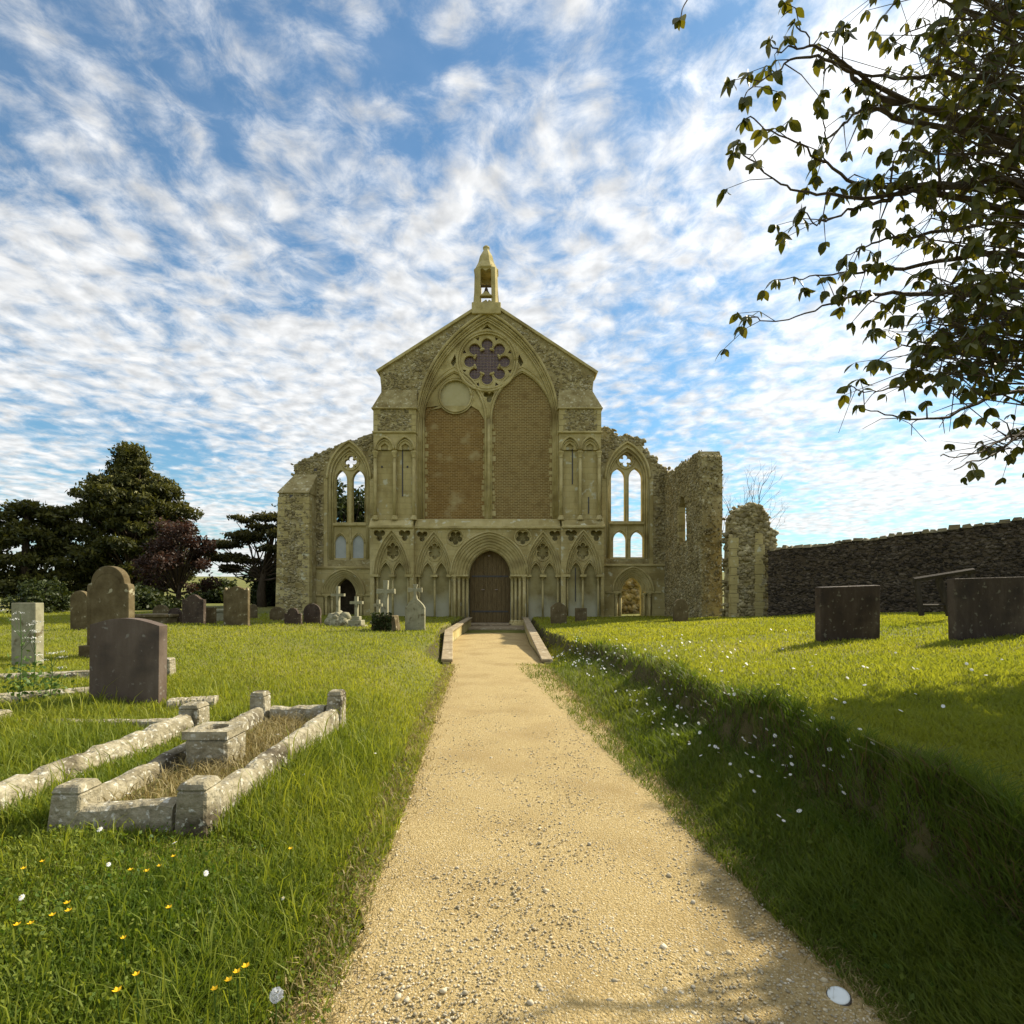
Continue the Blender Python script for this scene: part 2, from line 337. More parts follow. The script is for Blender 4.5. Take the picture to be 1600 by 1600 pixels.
# ------------------------------------------------------------------ ground
def sstep(a, b, x):
    t = np.clip((x - a) / (b - a), 0, 1); return t*t*(3-2*t)
def path_l(y): return -0.66 - 0.061*np.minimum(y, 12.4) - 0.112*np.clip(y-12.4, 0, 5.2)
def path_r(y): return 1.60 - 0.071*np.minimum(y, 12.4) - 0.03*np.clip(y-12.4, 0, 5.2)
def bank_top(y): return np.interp(y, [0, 2, 10, 13, 17], [2.3, 2.25, 2.2, 1.55, 1.05]) + .05*np.sin(y*1.9) + .035*np.sin(y*4.3+2) + .02*np.sin(y*11.0)
def H(x, y):
    x = np.asarray(x, float); y = np.asarray(y, float)
    xl, xr = path_l(y), path_r(y)
    bump = .025*np.sin(1.7*x+.6*y)*np.sin(1.1*y-.4*x) + .012*np.sin(4.3*x+2.1)*np.sin(3.7*y) + .006*np.sin(9.1*x+y)*np.sin(8.3*y+x)
    # left lawn
    tl = xl - x - np.interp(y, [11, 13], [0, .24])
    wl = np.interp(y, [0, 9, 12.3, 13], [1.15, 1.2, .8, .25])
    pl = np.interp(y, [0, 3, 8, 15, 20], [.20, .24, .38, .50, .52])
    hl = pl*sstep(0, 1, tl/wl) + .014*np.clip(tl-1.2, 0, 14)
    # right lawn and bank
    tr = x - xr - np.interp(y, [11, 13], [0, .24])
    bw = np.maximum(bank_top(y) - xr - np.interp(y, [11, 13], [0, .24]), .2)
    pr = np.interp(y, [0, 3.5, 10, 17, 20], [.66, .67, .56, .50, .50])
    p = tr/bw
    lip = .68 + .06*np.sin(y*2.3)+.05*np.sin(y*5.9+1)+.03*np.sin(y*13.1)
    prof = .44*np.clip(p/lip, 0, 1)**1.05
    prof = np.where(p >= lip, prof + (1-prof)*sstep(0, 1, (p-lip)/(.27+.06*np.sin(y*3.7)+.03*np.sin(y*8.9))), prof)
    hr = pr*np.where(p > 0, prof, 0) + .075*np.clip(x-bank_top(y)-.1, 0, 9)*np.interp(y, [0, 16, 24], [1, .8, .1])
    lawnmask = np.clip(np.maximum(tl, tr)*2, 0, 1)
    h = np.where(tl > 0, hl, 0) + np.where(tr > 0, hr, 0) + bump*lawnmask - .02
    far = 9*sstep(70, 240, y)*(1+.35*np.sin(x*.018+.8)) + 16*sstep(200, 900, y)
    h = np.where(y > 26.6, np.maximum(h, .02) , h) 
    return h + far

def ground():
    xs = np.concatenate([[-2500, -1200, -600, -300, -160, -90, -55], np.arange(-36, -12, 2.0), np.arange(-12, -4, .5), np.arange(-4, 4, .09), np.arange(4, 12, .5), np.arange(12, 37, 2.0), [55, 90, 160, 300, 600, 1200, 2500]])
    ys = np.concatenate([[-400, -60, -20, -8, -4], np.arange(-2, 16, .15), np.arange(16, 28, .5), np.arange(28, 60, 4.0), [70, 85, 100, 120, 145, 170, 200, 240, 300, 400, 600, 900, 1500, 2600, 4000]])
    X, Y = np.meshgrid(xs, ys); Z = H(X, Y)
    nx, ny = len(xs), len(ys)
    idx = np.arange(nx*ny).reshape(ny, nx)
    f = np.stack([idx[:-1, :-1], idx[:-1, 1:], idx[1:, 1:], idx[1:, :-1]], -1).reshape(-1, 4)
    o = np_mesh('lawn', np.stack([X, Y, Z], -1).reshape(-1, 3), f, M['soil'], smooth=True); tag(o, kind='structure')
ground()

def path():
    ys = np.concatenate([np.arange(-6, 17.6, .12), np.arange(17.6, 22.3, .3)])
    n = 22; V = []
    for y in ys:
        a = float(path_l(y)); b = float(path_r(y))
        if y < 12.2:
            a += .05*math.sin(y*3.1)+.045*math.sin(7.7*y+1)+.03*random.uniform(-1, 1); b += .05*math.sin(y*2.7+2)+.045*math.sin(6.9*y)+.03*random.uniform(-1, 1)
        for k in range(n+1):
            t = k/n; x = a + (b-a)*t
            V.append((x, y, .012 + .02*math.sin(PI*t) + .006*math.sin(x*5+y*3)*math.sin(y*4.1)))
    f = np.array([(j*(n+1)+k, j*(n+1)+k+1, (j+1)*(n+1)+k+1, (j+1)*(n+1)+k) for j in range(len(ys)-1) for k in range(n)])
    tag(np_mesh('gravel_path', np.array(V), f, M['gravel'], smooth=True), kind='structure')
path()

ICO_V = None
def ico():
    global ICO_V, ICO_F
    t = (1+5**.5)/2
    v = np.array([(-1,t,0),(1,t,0),(-1,-t,0),(1,-t,0),(0,-1,t),(0,1,t),(0,-1,-t),(0,1,-t),(t,0,-1),(t,0,1),(-t,0,-1),(-t,0,1)], float)
    ICO_V = v/np.linalg.norm(v[0])
    ICO_F = np.array([(0,11,5),(0,5,1),(0,1,7),(0,7,10),(0,10,11),(1,5,9),(5,11,4),(11,10,2),(10,7,6),(7,1,8),(3,9,4),(3,4,2),(3,2,6),(3,6,8),(3,8,9),(4,9,5),(2,4,11),(6,2,10),(8,6,7),(9,8,1)])
ico()
def stones(name, P, sizes, mat, parent=None, flat=(1, 1, 1), kind='stuff', smooth=False):
    "many rough pebbles in one mesh: P Nx3 centres, sizes N radii, flat: axis scale"
    P = np.asarray(P, float); n = len(P)
    if n == 0: return None
    sc = RNG.uniform(.65, 1.35, (n, 1, 3))*np.array(flat)*np.asarray(sizes).reshape(n, 1, 1)
    jit = RNG.uniform(.75, 1.2, (n, 12, 1))
    v = ICO_V[None]*jit
    a = RNG.uniform(0, 2*PI, n); c, s = np.cos(a)[:, None], np.sin(a)[:, None]
    ax = RNG.integers(0, 3, 1)[0]
    v = v*sc
    # small roll in the wall plane
    r = RNG.uniform(-.5, .5, n); c, s = np.cos(r)[:, None], np.sin(r)[:, None]
    x = v[..., 0]*c - v[..., 2]*s; z = v[..., 0]*s + v[..., 2]*c
    v = np.stack([x, v[..., 1], z], -1) + P[:, None]
    f = (ICO_F[None] + (np.arange(n)*12)[:, None, None]).reshape(-1, 3)
    tone = np.repeat(np.clip(RNG.beta(1.2, 2.2, n), 0, 1), 12)
    return np_mesh(name, v.reshape(-1, 3), f, mat, parent, {'tone': tone}, kind, smooth)

def in_poly(P, loop):
    x, y = P[:, 0], P[:, 1]; inside = np.zeros(len(P), bool); m = len(loop)
    for i in range(m):
        x1, y1 = loop[i]; x2, y2 = loop[(i+1) % m]
        c = ((y1 > y) != (y2 > y)) & (x < (x2-x1)*(y-y1)/((y2-y1) if abs(y2-y1) > 1e-12 else 1e-12)+x1)
        inside ^= c
    return inside
def sample(loop, holes, per_m2):
    a = np.array(loop); lo, hi = a.min(0), a.max(0)
    n = int(np.prod(hi-lo)*per_m2); P = RNG.uniform(lo, hi, (n, 2))
    k = in_poly(P, loop)
    for h in holes: k &= ~in_poly(P, h)
    return P[k]

# ------------------------------------------------------------------ 2-D shapes (px of the photograph -> metres on the west front)
S = FPX/27.0
def q(u, v): return ((u-800.0)/S+1.106, EYE+(HOR-v)/S)
def depth(d):
    global S
    S = FPX/d
def arch(cu, half, spring, apex, n=12):
    "pointed arch from the left springing to the right springing, px in, metres out"
    h = spring-apex; r = (h*h+half*half)/(2*half); pts = []
    cx = cu-half+r; a1 = math.atan2(h, cu-cx)
    for i in range(n+1):
        a = PI + (a1-PI)*i/n; pts.append((cx+r*math.cos(a), spring-r*math.sin(a)))
    right = [(2*cu-x, y) for x, y in reversed(pts[:-1])]
    return [q(*p) for p in pts+right]
def opening(cu, half, spring, apex, bottom, n=12):
    a = arch(cu, half, spring, apex, n)
    zb = q(0, bottom)[1]
    return [(a[0][0], zb)] + a + [(a[-1][0], zb)]
def ring(cu, h0, h1, spring, a0, a1, bottom=None, n=12):
    o = opening(cu, h0, spring, a0, bottom, n) if bottom else arch(cu, h0, spring, a0, n)
    i = opening(cu, h1, spring, a1, bottom, n) if bottom else arch(cu, h1, spring, a1, n)
    return o + i[::-1]
def circ(cu, cv, r, n=32, sv=1.0): return [q(cu+r*math.cos(2*PI*k/n), cv-sv*r*math.sin(2*PI*k/n)) for k in range(n)]
def foil(cu, cv, n, rc, rf, rot=PI/2, beta=2.2, rcusp=None, wc=.07, sv=1.0, m=10):
    out = []
    for k in range(n):
        a = rot + 2*PI*k/n
        for i in range(m+1):
            b = a - beta + 2*beta*i/m
            out.append((cu+rc*math.cos(a)+rf*math.cos(b), cv-sv*(rc*math.sin(a)+rf*math.sin(b))))
        if rcusp:
            for d in (-wc, wc):
                c = a+PI/n+d; out.append((cu+rcusp*math.cos(c), cv-sv*rcusp*math.sin(c)))
    return [q(*p) for p in out]
def roll(mb, pts, y, r, n=6, closed=False):
    p = [(x, y, z) for x, z in pts]
    if closed: p.append(p[0])
    mb.tube(p, r, n)

# ------------------------------------------------------------------ the priory church
CH = empty('priory_church', (-1.106, 27.0, 0.0))
tag(CH, 'stone priory church front with bricked-up great window, bellcote and arched doorway', 'church')

def colonnette(parent, u, top, bottom, y, r=.055, cap_h=.20, cap_w=2.0, mat=None):
    x, zt = q(u, top); zb = q(u, bottom)[1]
    m = mat or M['moulding']
    c = MB().tube([(x, y, zb+.18), (x, y, zt-cap_h)], r, 8).build('colonnette', m, parent, True)
    MB().lathe([(r*1.05, -cap_h), (r*1.35, -cap_h+.02), (r*1.05, -cap_h+.05), (r*1.25, -cap_h*.55), (r*cap_w, -cap_h*.28), (r*cap_w*1.12, -cap_h*.22), (r*cap_w*1.12, -.0)], 10, (x, y, zt)).build('capital', m, c)
    MB().lathe([(r*2.0, -.02), (r*2.0, .07), (r*1.7, .10), (r*1.8, .13), (r*1.2, .18), (r*1.0, .20)], 10, (x, y, zb)).build('base', m, c)
    return c

def lancet_bay(parent, cu, half, apex, y, spring=899, floor=974, slit=None):
    "a blind bay: two moulded orders, a foiled oculus over two lancets on colonnettes"
    mb = MB()
    mb.plate([ring(cu, half, half-3.2, spring, apex, apex+5.5)], y+.07, y+.46)
    mb.plate([ring(cu, half-3.2, half-6.0, spring, apex+5.5, apex+10)], y+.15, y+.46)
    hi = half-6.0; ap = apex+10
    sl = hi/2-.4
    outl = arch(cu, hi, spring, ap)
    low = arch(cu-hi/2, sl-1.0, spring, spring-20, 8); low2 = arch(cu+hi/2, sl-1.0, spring, spring-20, 8)
    loop = outl + low2[::-1] + low[::-1]
    oc = foil(cu, spring-38, 6, 6.6, 3.6, rot=PI/2, beta=1.75, rcusp=5.4, wc=.10, sv=1.25, m=8)
    mb.plate([loop, oc], y+.24, y+.46)
    mb.build('tracery_panel', M['moulding'], parent)
    r = MB()
    roll(r, arch(cu, half+.6, spring, apex-1.2), y-.005, .042)
    roll(r, arch(cu, half-3.0, spring, apex+5), y+.075, .036)
    roll(r, arch(cu, half-5.9, spring, apex+9.6), y+.16, .034)
    for s in (-1, 1):
        roll(r, arch(cu+s*hi/2, sl+1.6, spring, spring-24.5, 8), y+.225, .032)
        roll(r, arch(cu+s*hi/2, sl-.8, spring, spring-20.5, 8), y+.24, .026)
    roll(r, circ(cu, spring-38, 11.3, 28, 1.36), y+.235, .030, 6, True)
    r.build('arch_roll', M['moulding'], parent, True)
    for u in (cu-half+3.4, cu, cu+half-3.4): colonnette(parent, u, spring+1, floor, y+.26, .055)
    if slit:
        MB().box(q(cu-hi/2-.8, 0)[0], q(cu-hi/2+.8, 0)[0], y+.435, y+.47, q(0, floor-34)[1], q(0, spring-12)[1]).build('slit', M['iron'], parent)

def screen():
    # centre of the lower storey
    z0 = -.35
    L_, R_, T_ = q(648, 0)[0], q(876, 0)[0], q(0, 824)[1]
    outer = [(L_, z0), (L_, T_), (R_, T_), (R_, z0)]
    bays_c = [(678.0, 27.6, 832), (848.5, 27.6, 832)]
    door = opening(764.5, 57.5, 899, 835, 992)
    holes = [opening(c, h, 899, a, 976) for c, h, a in bays_c]
    fo = [circ(711.5, 840, 12.6), circ(817, 839.5, 12.6)]
    tf = [foil(659.5, 837, 3, 5.0, 4.2, rot=-PI/2, beta=2.25), foil(867, 836, 3, 5.0, 4.2, rot=-PI/2, beta=2.25)]
    # the door opening reaches the bottom edge: cut it into the outline
    ol = [(L_, z0), (L_, T_), (R_, T_), (R_, z0), (door[-1][0], z0)] + door[1:-1][::-1] + [(door[0][0], z0)]
    MB().plate([ol]+holes+fo+tf, 0, .46).build('wall', M['ashlar'], CH)
    back = opening(764.5, 33.0, 899, 858, 992)
    bl = [(L_, z0), (L_, T_), (R_, T_), (R_, z0), (back[-1][0], z0)] + back[1:-1][::-1] + [(back[0][0], z0)]
    MB().plate([bl], .462, 1.2).build('back_wall', M['limewashed'], CH)
    for cu, cv in ((711.5, 840), (817, 839.5)):
        p = MB().plate([circ(cu, cv, 12.6), foil(cu, cv, 5, 6.6, 4.1, rot=-PI/2, beta=2.0, rcusp=3.6, wc=.12)], .10, .30).build('foiled_roundel', M['moulding'], CH)
        r = MB(); roll(r, circ(cu, cv, 12.9), 0, .035, 6, True); r.build('roll', M['moulding'], p, True)
    for c, h, a in bays_c: lancet_bay(CH, c, h, a, 0)
    # door orders
    hs = [57.5, 53.5, 49.0, 44.5, 40.0, 36.0, 33.0]; ap = [835, 839, 843.5, 848, 852, 855.5, 858.5]
    o = MB(); r = MB()
    for k in range(6):
        o.plate([ring(764.5, hs[k], hs[k+1], 899, ap[k], ap[k+1])], .05+.085*k, .60+.09*k)
        roll(r, arch(764.5, hs[k]-.4, 899, ap[k]+.4), .05+.085*k-.03, .048)
    roll(r, arch(764.5, 60.3, 899, 831), -.03, .055)
    o.build('doorway_arch', M['moulding'], CH); r.build('arch_roll', M['moulding'], CH, True)
    for s in (-1, 1):
        for k, d in enumerate((54.5, 48, 41.5, 35.8)):
            colonnette(CH, 764.5+s*d, 900, 975, .06+.12*k, .075, .24, 1.75)
        x0, x1 = sorted((q(764.5+s*60, 0)[0], q(764.5+s*33, 0)[0]))
        MB().hexa([(x0, -.16, -.35), (x1, -.16, -.35), (x1, .62, -.35), (x0, .62, -.35), (x0+.04, -.10, .16), (x1-.04, -.10, .16), (x1-.04, .62, .16), (x0+.04, .62, .16)]).build('plinth', M['moulding'], CH, bevel=.02)
        MB().box(x0-.02, x1+.01, -.07, .6, q(0, 901)[1], q(0, 898)[1]).build('abacus', M['moulding'], CH, bevel=.02)
    # jamb masonry stepping back behind the shafts
    for s in (-1, 1):
        j = MB()
        for k in range(6):
            a, b = sorted((q(764.5+s*hs[k], 0)[0], q(764.5+s*hs[k+1], 0)[0]))
            j.box(a, b, .14+.11*k, 1.0, -.35, q(0, 901)[1])
        j.build('jamb', M['ashlar'], CH)
    # abaci over the bay shafts
    for u0, u1 in ((648.5, 657), (673, 683.5), (697.5, 706), (822, 830.5), (843.5, 854), (868, 876)):
        MB().box(q(u0, 0)[0], q(u1, 0)[0], -.05, .45, q(0, 901.5)[1], q(0, 897.8)[1]).build('abacus', M['moulding'], CH)
    # string course and weathered sill
    for (u0, u1, y) in ((647.5, 876.5, -.0), (579, 647.4, -.3), (876.6, 944, -.3)):
        x0, x1 = q(u0, 0)[0], q(u1, 0)[0]; zt, zb = q(0, 822)[1], q(0, 826.5)[1]
        MB().box(x0, x1, y-.12, y+.3, zb, zt).build('string_course', M['moulding'], CH, bevel=.03)
        z2 = q(0, 810)[1]
        MB().hexa([(x0+.03, y-.08, zt), (x1-.03, y-.08, zt), (x1-.03, .95, zt), (x0+.03, .95, zt), (x0+.03, y+.26, z2), (x1-.03, y+.26, z2), (x1-.03, .95, z2), (x0+.03, .95, z2)]).build('sloping_sill', M['ashlar'], CH)
    # side bays (feet of the turrets)
    for u0, u1, cu, sl in ((580.5, 648, 614, None), (876, 942.5, 910.5, True)):
        x0, x1 = q(u0, 0)[0], q(u1, 0)[0]; y = -.3
        hole = opening(cu, 27.6, 899, 830.5, 975)
        t = [foil(cu-19, 836.5, 3, 5.2, 4.5, rot=-PI/2, beta=2.25), foil(cu+20, 836.5, 3, 5.2, 4.5, rot=-PI/2, beta=2.25)]
        MB().plate([[(x0, z0), (x0, T_), (x1, T_), (x1, z0)], hole]+t, y, y+.46).build('wall', M['ashlar'], CH)
        MB().box(x0+.002, x1-.002, y+.462, .9, z0, T_-.002).build('back_wall', M['limewashed'], CH)
        lancet_bay(CH, cu, 27.6, 830.5, y, slit=sl)
        for d0, d1 in ((-33, -20.5), (-4.5, 4.5), (20.5, 32)):
            MB().box(q(cu+d0, 0)[0], q(cu+d1, 0)[0], y-.05, y+.45, q(0, 901.5)[1], q(0, 897.8)[1]).build('abacus', M['moulding'], CH)
    # plinth course along the foot
    for u0, u1, y in ((579, 649.5, -.36), (649.6, 703, -.07), (826, 874.5, -.07), (874.6, 944, -.36)):
        MB().hexa([(q(u0,0)[0], y, -.4), (q(u1,0)[0], y, -.4), (q(u1,0)[0], y+.5, -.4), (q(u0,0)[0], y+.5, -.4),
                   (q(u0,0)[0], y+.05, .14), (q(u1,0)[0], y+.05, .14), (q(u1,0)[0], y+.5, .14), (q(u0,0)[0], y+.5, .14)]).build('plinth', M['moulding'], CH, bevel=.02)
screen()

def door():
    d = MB().plate([opening(764.5, 33.0, 899, 858, 985)], 1.02, 1.06).build('door', M['oak'], CH)
    n = 9; x0, x1 = q(732, 0)[0], q(797, 0)[0]
    op = opening(764.5, 32.6, 899, 858.6, 984)
    a = arch(764.5, 32.6, 899, 858.6, 24)
    def top(x): return float(np.interp(x, [p[0] for p in a], [p[1] for p in a]))
    for k in range(n):
        xa, xb = x0+(x1-x0)*k/n+.008, x0+(x1-x0)*(k+1)/n-.008
        pts = [(xa, q(0, 984)[1]), (xb, q(0, 984)[1])] + [(xb+(xa-xb)*i/3, top(xb+(xa-xb)*i/3)) for i in range(4)]
        MB().plate([pts], .985+.004*(k % 2), 1.02).build('plank', M['oak'], d)
    for z in (.7, 2.55): MB().box(x0+.1, x1-.1, .965, .985, z, z+.09).build('strap_hinge', M['iron'], d)
    for u in (753, 774.5):
        h = MB(); x, z = q(u, 921); h.box(x-.08, x+.08, .93, .985, z-.02, z+.02); h.build('handle', M['lead'], d)
    x, z = q(763, 866.5); MB().box(x-.06, x+.06, .9, .985, z-.04, z+.04).build('lamp_bracket', M['lead'], CH)
    MB().box(q(700,0)[0], q(828,0)[0], -2.3, .95, -.3, .07).build('step', M['coping'], CH, bevel=.02)
    MB().box(q(733,0)[0], q(796,0)[0], -.35, 1.0, .07, .16).build('threshold', M['coping'], CH, bevel=.02)
door()

def upper():
    WC = 761.8; depth(27.3)
    big = opening(WC, 111.5, 672, 489, 812, 20)
    gable = [q(596, 812), q(596, 606), q(593.5, 581), q(762, 475), q(929, 583), q(926, 606), q(926, 812)]
    ol = [gable[0]] + gable[1:6] + [gable[6], big[-1]] + big[1:-1][::-1] + [big[0]]
    MB().plate([ol], .25, 1.0).build('gable_wall', M['rubble'], CH)
    # coping along the gable
    for a, b in ((q(590.5, 583.5), q(762, 474)), (q(762, 474), q(932, 585.5))):
        dx, dz = b[0]-a[0], b[1]-a[1]; l = math.hypot(dx, dz); nx, nz = -dz/l*.13, dx/l*.13
        MB().plate([[a, b, (b[0]+nx, b[1]+nz), (a[0]+nx, a[1]+nz)]], .13, 1.12).build('gable_coping', M['moulding'], CH)
    gl = [q(598, 640), q(598, 606), q(600, 583), q(762, 481), q(922, 585), q(924, 606), q(924, 640), q(905, 640), q(866, 612)]
    P = sample([q(598, 636), q(598, 604), q(600, 585), q(762, 482), q(922, 587), q(924, 604), q(924, 636)], [opening(WC, 115, 672, 484, 812, 20)], 75)
    stones('flints', np.stack([P[:, 0], np.full(len(P), .245), P[:, 1]], -1), RNG.uniform(.035, .085, len(P)), M['flint'], CH, (1.2, .35, .8))
    # stepped orders of the great window
    o = MB()
    o.plate([ring(WC, 111.5, 108, 672, 489, 494.5, 812, 20)], .32, .98)
    o.plate([ring(WC, 108, 104.8, 672, 494.5, 499.5, 812, 20)], .42, .98)
    o.build('window_arch', M['moulding'], CH)
    r = MB()
    for hf, ap, y, rr in ((112.5, 487, .24, .075), (109.5, 492, .31, .05), (107, 496.5, .39, .045), (104.8, 500, .42, .045)):
        roll(r, opening(WC, hf, 672, ap, 811, 20), y, rr)
    r.build('window_roll', M['moulding'], CH, True)
    depth(27.5)
    # tracery
    full = opening(WC, 104.8, 672, 499.5, 812, 20)
    rose = circ(761, 564, 43, 40)
    lightL = opening(710, 47, 655, 582, 811.0, 14); lightR = opening(816, 47, 655, 582, 811.0, 14)
    spand = [[q(722, 590), q(716, 577), q(708, 574), q(700, 590), q(711, 579)]]
    eye = foil(764.5, 619, 3, 5.5, 4.3, rot=PI/2*3, beta=2.2)
    top = [q(752, 516), q(761, 507), q(770, 516), q(761, 513)]
    lt = [q(704, 566), q(711, 553), q(713, 565), q(708, 573)]; rt = [q(818, 566), q(811, 553), q(809, 565), q(814, 573)]
    t = MB().plate([full, rose, lightL, lightR, eye, top, lt, rt], .50, .80)
    win = t.build('great_window', M['moulding'], CH)
    MB().plate([opening(WC, 104.5, 672, 500, 811.8, 20)], .86, .96).build('backing_wall', M['plaster'], win)
    r = MB()
    roll(r, circ(761, 564, 47, 40), .49, .07, 6, True); roll(r, circ(761, 564, 43.2, 40), .50, .05, 6, True)
    for L0, c in ((lightL, 710), (lightR, 816)):
        roll(r, opening(c, 48.6, 655, 579, 811, 14), .49, .05)
    roll(r, arch(710, 52, 655, 573, 12), .50, .04); roll(r, arch(816, 52, 655, 573, 12), .50, .04)
    roll(r, [q(764, 655), q(764, 811)], .49, .08)
    r.build('tracery_roll', M['moulding'], win, True)
    # rose: eight foils with leafy cusps
    ro = foil(761, 564, 8, 27.2, 9.1, rot=PI/2, beta=2.35, rcusp=20.5, wc=.075, m=12)
    tri = []
    for k in range(8):
        a = PI/2 + PI/8 + 2*PI*k/8
        tri.append([q(761+rr*math.cos(a+d), 564-rr*math.sin(a+d)) for rr, d in ((40.5, -.08), (40.5, .08), (35.0, 0))])
    rm = MB().plate([circ(761, 564, 42.9, 40), ro]+tri, .56, .72)
    rose_o = rm.build('rose', M['moulding'], win)
    lf = MB(); r = MB()
    for k in range(8):
        a = PI/2 + PI/8 + 2*PI*k/8
        for d, rr, s in ((0, 20.5, .085), (.11, 20.2, .07), (-.11, 20.2, .07), (0, 24, .06)):
            x, z = q(761+rr*math.cos(a+d), 564-rr*math.sin(a+d)); lf.lathe([(.02, -s), (s, -s*.3), (s*.8, s*.5), (.01, s)], 6, (x, .56, z))
        a2 = PI/2 + 2*PI*k/8
        pts = [q(761+27.2*math.cos(a2)+9.6*math.cos(a2-2.1+4.2*i/12), 564-27.2*math.sin(a2)-9.6*math.sin(a2-2.1+4.2*i/12)) for i in range(13)]
        roll(r, pts, .565, .032)
    lf.build('leaf_cusps', M['moulding'], win); r.build('foil_roll', M['moulding'], win, True)
    MB().plate([circ(761, 564, 42, 40)], .70, .735).build('glass', M['glass'], win)
    g = MB()
    for k in range(-7, 8):
        d = k*5.0; e = math.sqrt(max(0, 37**2-d*d))
        a, b = q(761+d, 564-e), q(761+d, 564+e); g.box(a[0]-.007, a[0]+.007, .688, .698, b[1], a[1])
        a, b = q(761-e, 564+d), q(761+e, 564+d); g.box(a[0], b[0], .680, .690, a[1]-.007, a[1]+.007)
    g.build('glazing_bars', M['lead'], win)
    # bricked-up lights
    MB().plate([[q(663.2, 811), q(663.2, 640), q(668, 634), q(688, 634), q(693, 640), q(729, 640), q(735, 635), q(749, 634), q(757, 642), q(757, 811)]], .66, .84).build('brick_infill', M['brick'], win)
    MB().plate([opening(816, 46.8, 655, 582.5, 811, 14)], .62, .84).build('brick_infill', M['brick_pale'], win)
    hd = arch(710, 46.8, 655, 582.5, 14)
    MB().plate([hd + [q(748, 640), q(736, 633), q(686, 633), q(672, 640)], circ(711.5, 617.5, 25)], .58, .80).build('light_head', M['moulding'], win)
    MB().plate([circ(711.5, 617.5, 25.2)], .70, .82).build('oculus_infill', M['plaster'], win)
    r = MB(); roll(r, circ(711.5, 617.5, 25), .575, .055, 6, True); roll(r, circ(711.5, 617.5, 28), .58, .035, 6, True); r.build('oculus_roll', M['moulding'], win, True)
    # ragged stone toothing beside the bricks
    for s, us in ((1, 769.0), (-1, 757.2), (1, 663.2), (-1, 863)):
        k = 0; v = 806.0
        while v > 664:
            h = random.uniform(6, 9); w = random.uniform(2.0, 5.5)
            a, b = sorted((us, us+s*w)); y = .60 if us > 760 and us != 757.2 else .645
            MB().box(q(a,0)[0], q(b,0)[0], y, .8, q(0, v)[1]+.01, q(0, v-h)[1]-.01).build('toothing_stone', M['moulding'], win)
            v -= h*random.uniform(1.0, 1.9)
    # turrets either side
    depth(26.95)
    for s, (u0, u1), sl in ((-1, (584, 650.2), 0), (1, (873.3, 939), 1)):
        x0, x1 = q(u0, 0)[0], q(u1, 0)[0]; y = -.12
        cs = (u0+16, u1-16.5) if True else None
        hol = [opening(c, 13.2, 703, 685, 810, 8) for c in (u0+17, u1-17)]
        tur = MB().plate([[(x0, q(0,812)[1]), (x0, q(0,676)[1]), (x1, q(0,676)[1]), (x1, q(0,812)[1])]]+hol, y, y+.20).build('turret', M['ashlar'], CH)
        MB().box(x0+.002, x1-.002, y+.202, .95, q(0, 812)[1], q(0, 676)[1]-.002).build('panel', M['ashlar'], tur)
        r = MB()
        for c in (u0+17, u1-17):
            roll(r, arch(c, 14.5, 703, 683, 8), y-.02, .06); roll(r, arch(c, 12.2, 703, 687.5, 8), y+.03, .04)
            P2 = [q(c-5.2, 703), q(c-6.0, 697), q(c, 692.5), q(c+6.0, 697), q(c+5.2, 703)]
            MB().plate([arch(c, 13.0, 703, 685.3, 8), [p for p in P2]], y+.07, y+.2).build('foiled_head', M['moulding'], tur)
        r.build('arch_roll', M['moulding'], tur, True)
        for u in (u0+3.2, (u0+u1)/2, u1-3.2): colonnette(CH, u, 706, 812, y-.02, .085, .34, 1.6)
        # slits and putlog holes
        k = MB()
        if sl: sp = ((u0+21.5, 701, 756), (u0+47, 776, 802))
        else: sp = ((u0+44.2, 702, 775),)
        for u, a, b in sp: k.box(q(u-.9,0)[0], q(u+.9,0)[0], y+.17, y+.204, q(0,b)[1], q(0,a)[1])
        if not sl:
            for u in (u0+12, u0+52): k.box(q(u-1.3,0)[0], q(u+1.3,0)[0], y+.17, y+.204, q(0,730)[1], q(0,727)[1])
        k.build('slit', M['iron'], tur)
        MB().box(x0-.05, x1+.04, y-.10, .9, q(0, 677.6)[1], q(0, 674.6)[1]).build('string_course', M['moulding'], tur, bevel=.02)
        # flint panel with quoins
        MB().box(x0, x1, y, .9, q(0, 674.6)[1], q(0, 639)[1]).build('flint_panel', M['rubble'], tur)
        P = sample([q(u0+7, 673), q(u0+7, 640), q(u1-7, 640), q(u1-7, 673)], [], 85)
        stones('flints', np.stack([P[:, 0], np.full(len(P), y-.005), P[:, 1]], -1), RNG.uniform(.04, .08, len(P)), M['flint'], tur, (1.2, .4, .8))
        for e, sg in ((u0, 1), (u1, -1)):
            v = 674
            i = 0
            while v > 645:
                w = (11 if i % 2 else 6.5); a, b = sorted((e, e+sg*w))
                MB().box(q(a,0)[0]-.004, q(b,0)[0]+.004, y-.018, y+.25, q(0, v)[1]+.006, q(0, v-8.4)[1]-.006).build('quoin', M['moulding'], tur); v -= 8.6; i += 1
        # weathered shoulder
        xi0, xi1 = (q(596, 0)[0], q(650, 0)[0]) if s < 0 else (q(874, 0)[0], q(926, 0)[0])
        zb, zt = q(0, 638.5)[1], q(0, 606)[1]
        MB().hexa([(x0-.06, y-.09, zb), (x1+.05, y-.09, zb), (x1+.05, .95, zb), (x0-.06, .95, zb), (xi0, .22, zt), (xi1, .22, zt), (xi1, .95, zt), (xi0, .95, zt)]).build('weathering', M['rubble'], tur)
        MB().box(x0-.08, x1+.07, y-.12, .96, zb-.05, zb).build('drip_mould', M['moulding'], tur)
    # roofed nave behind
    depth(28.2)
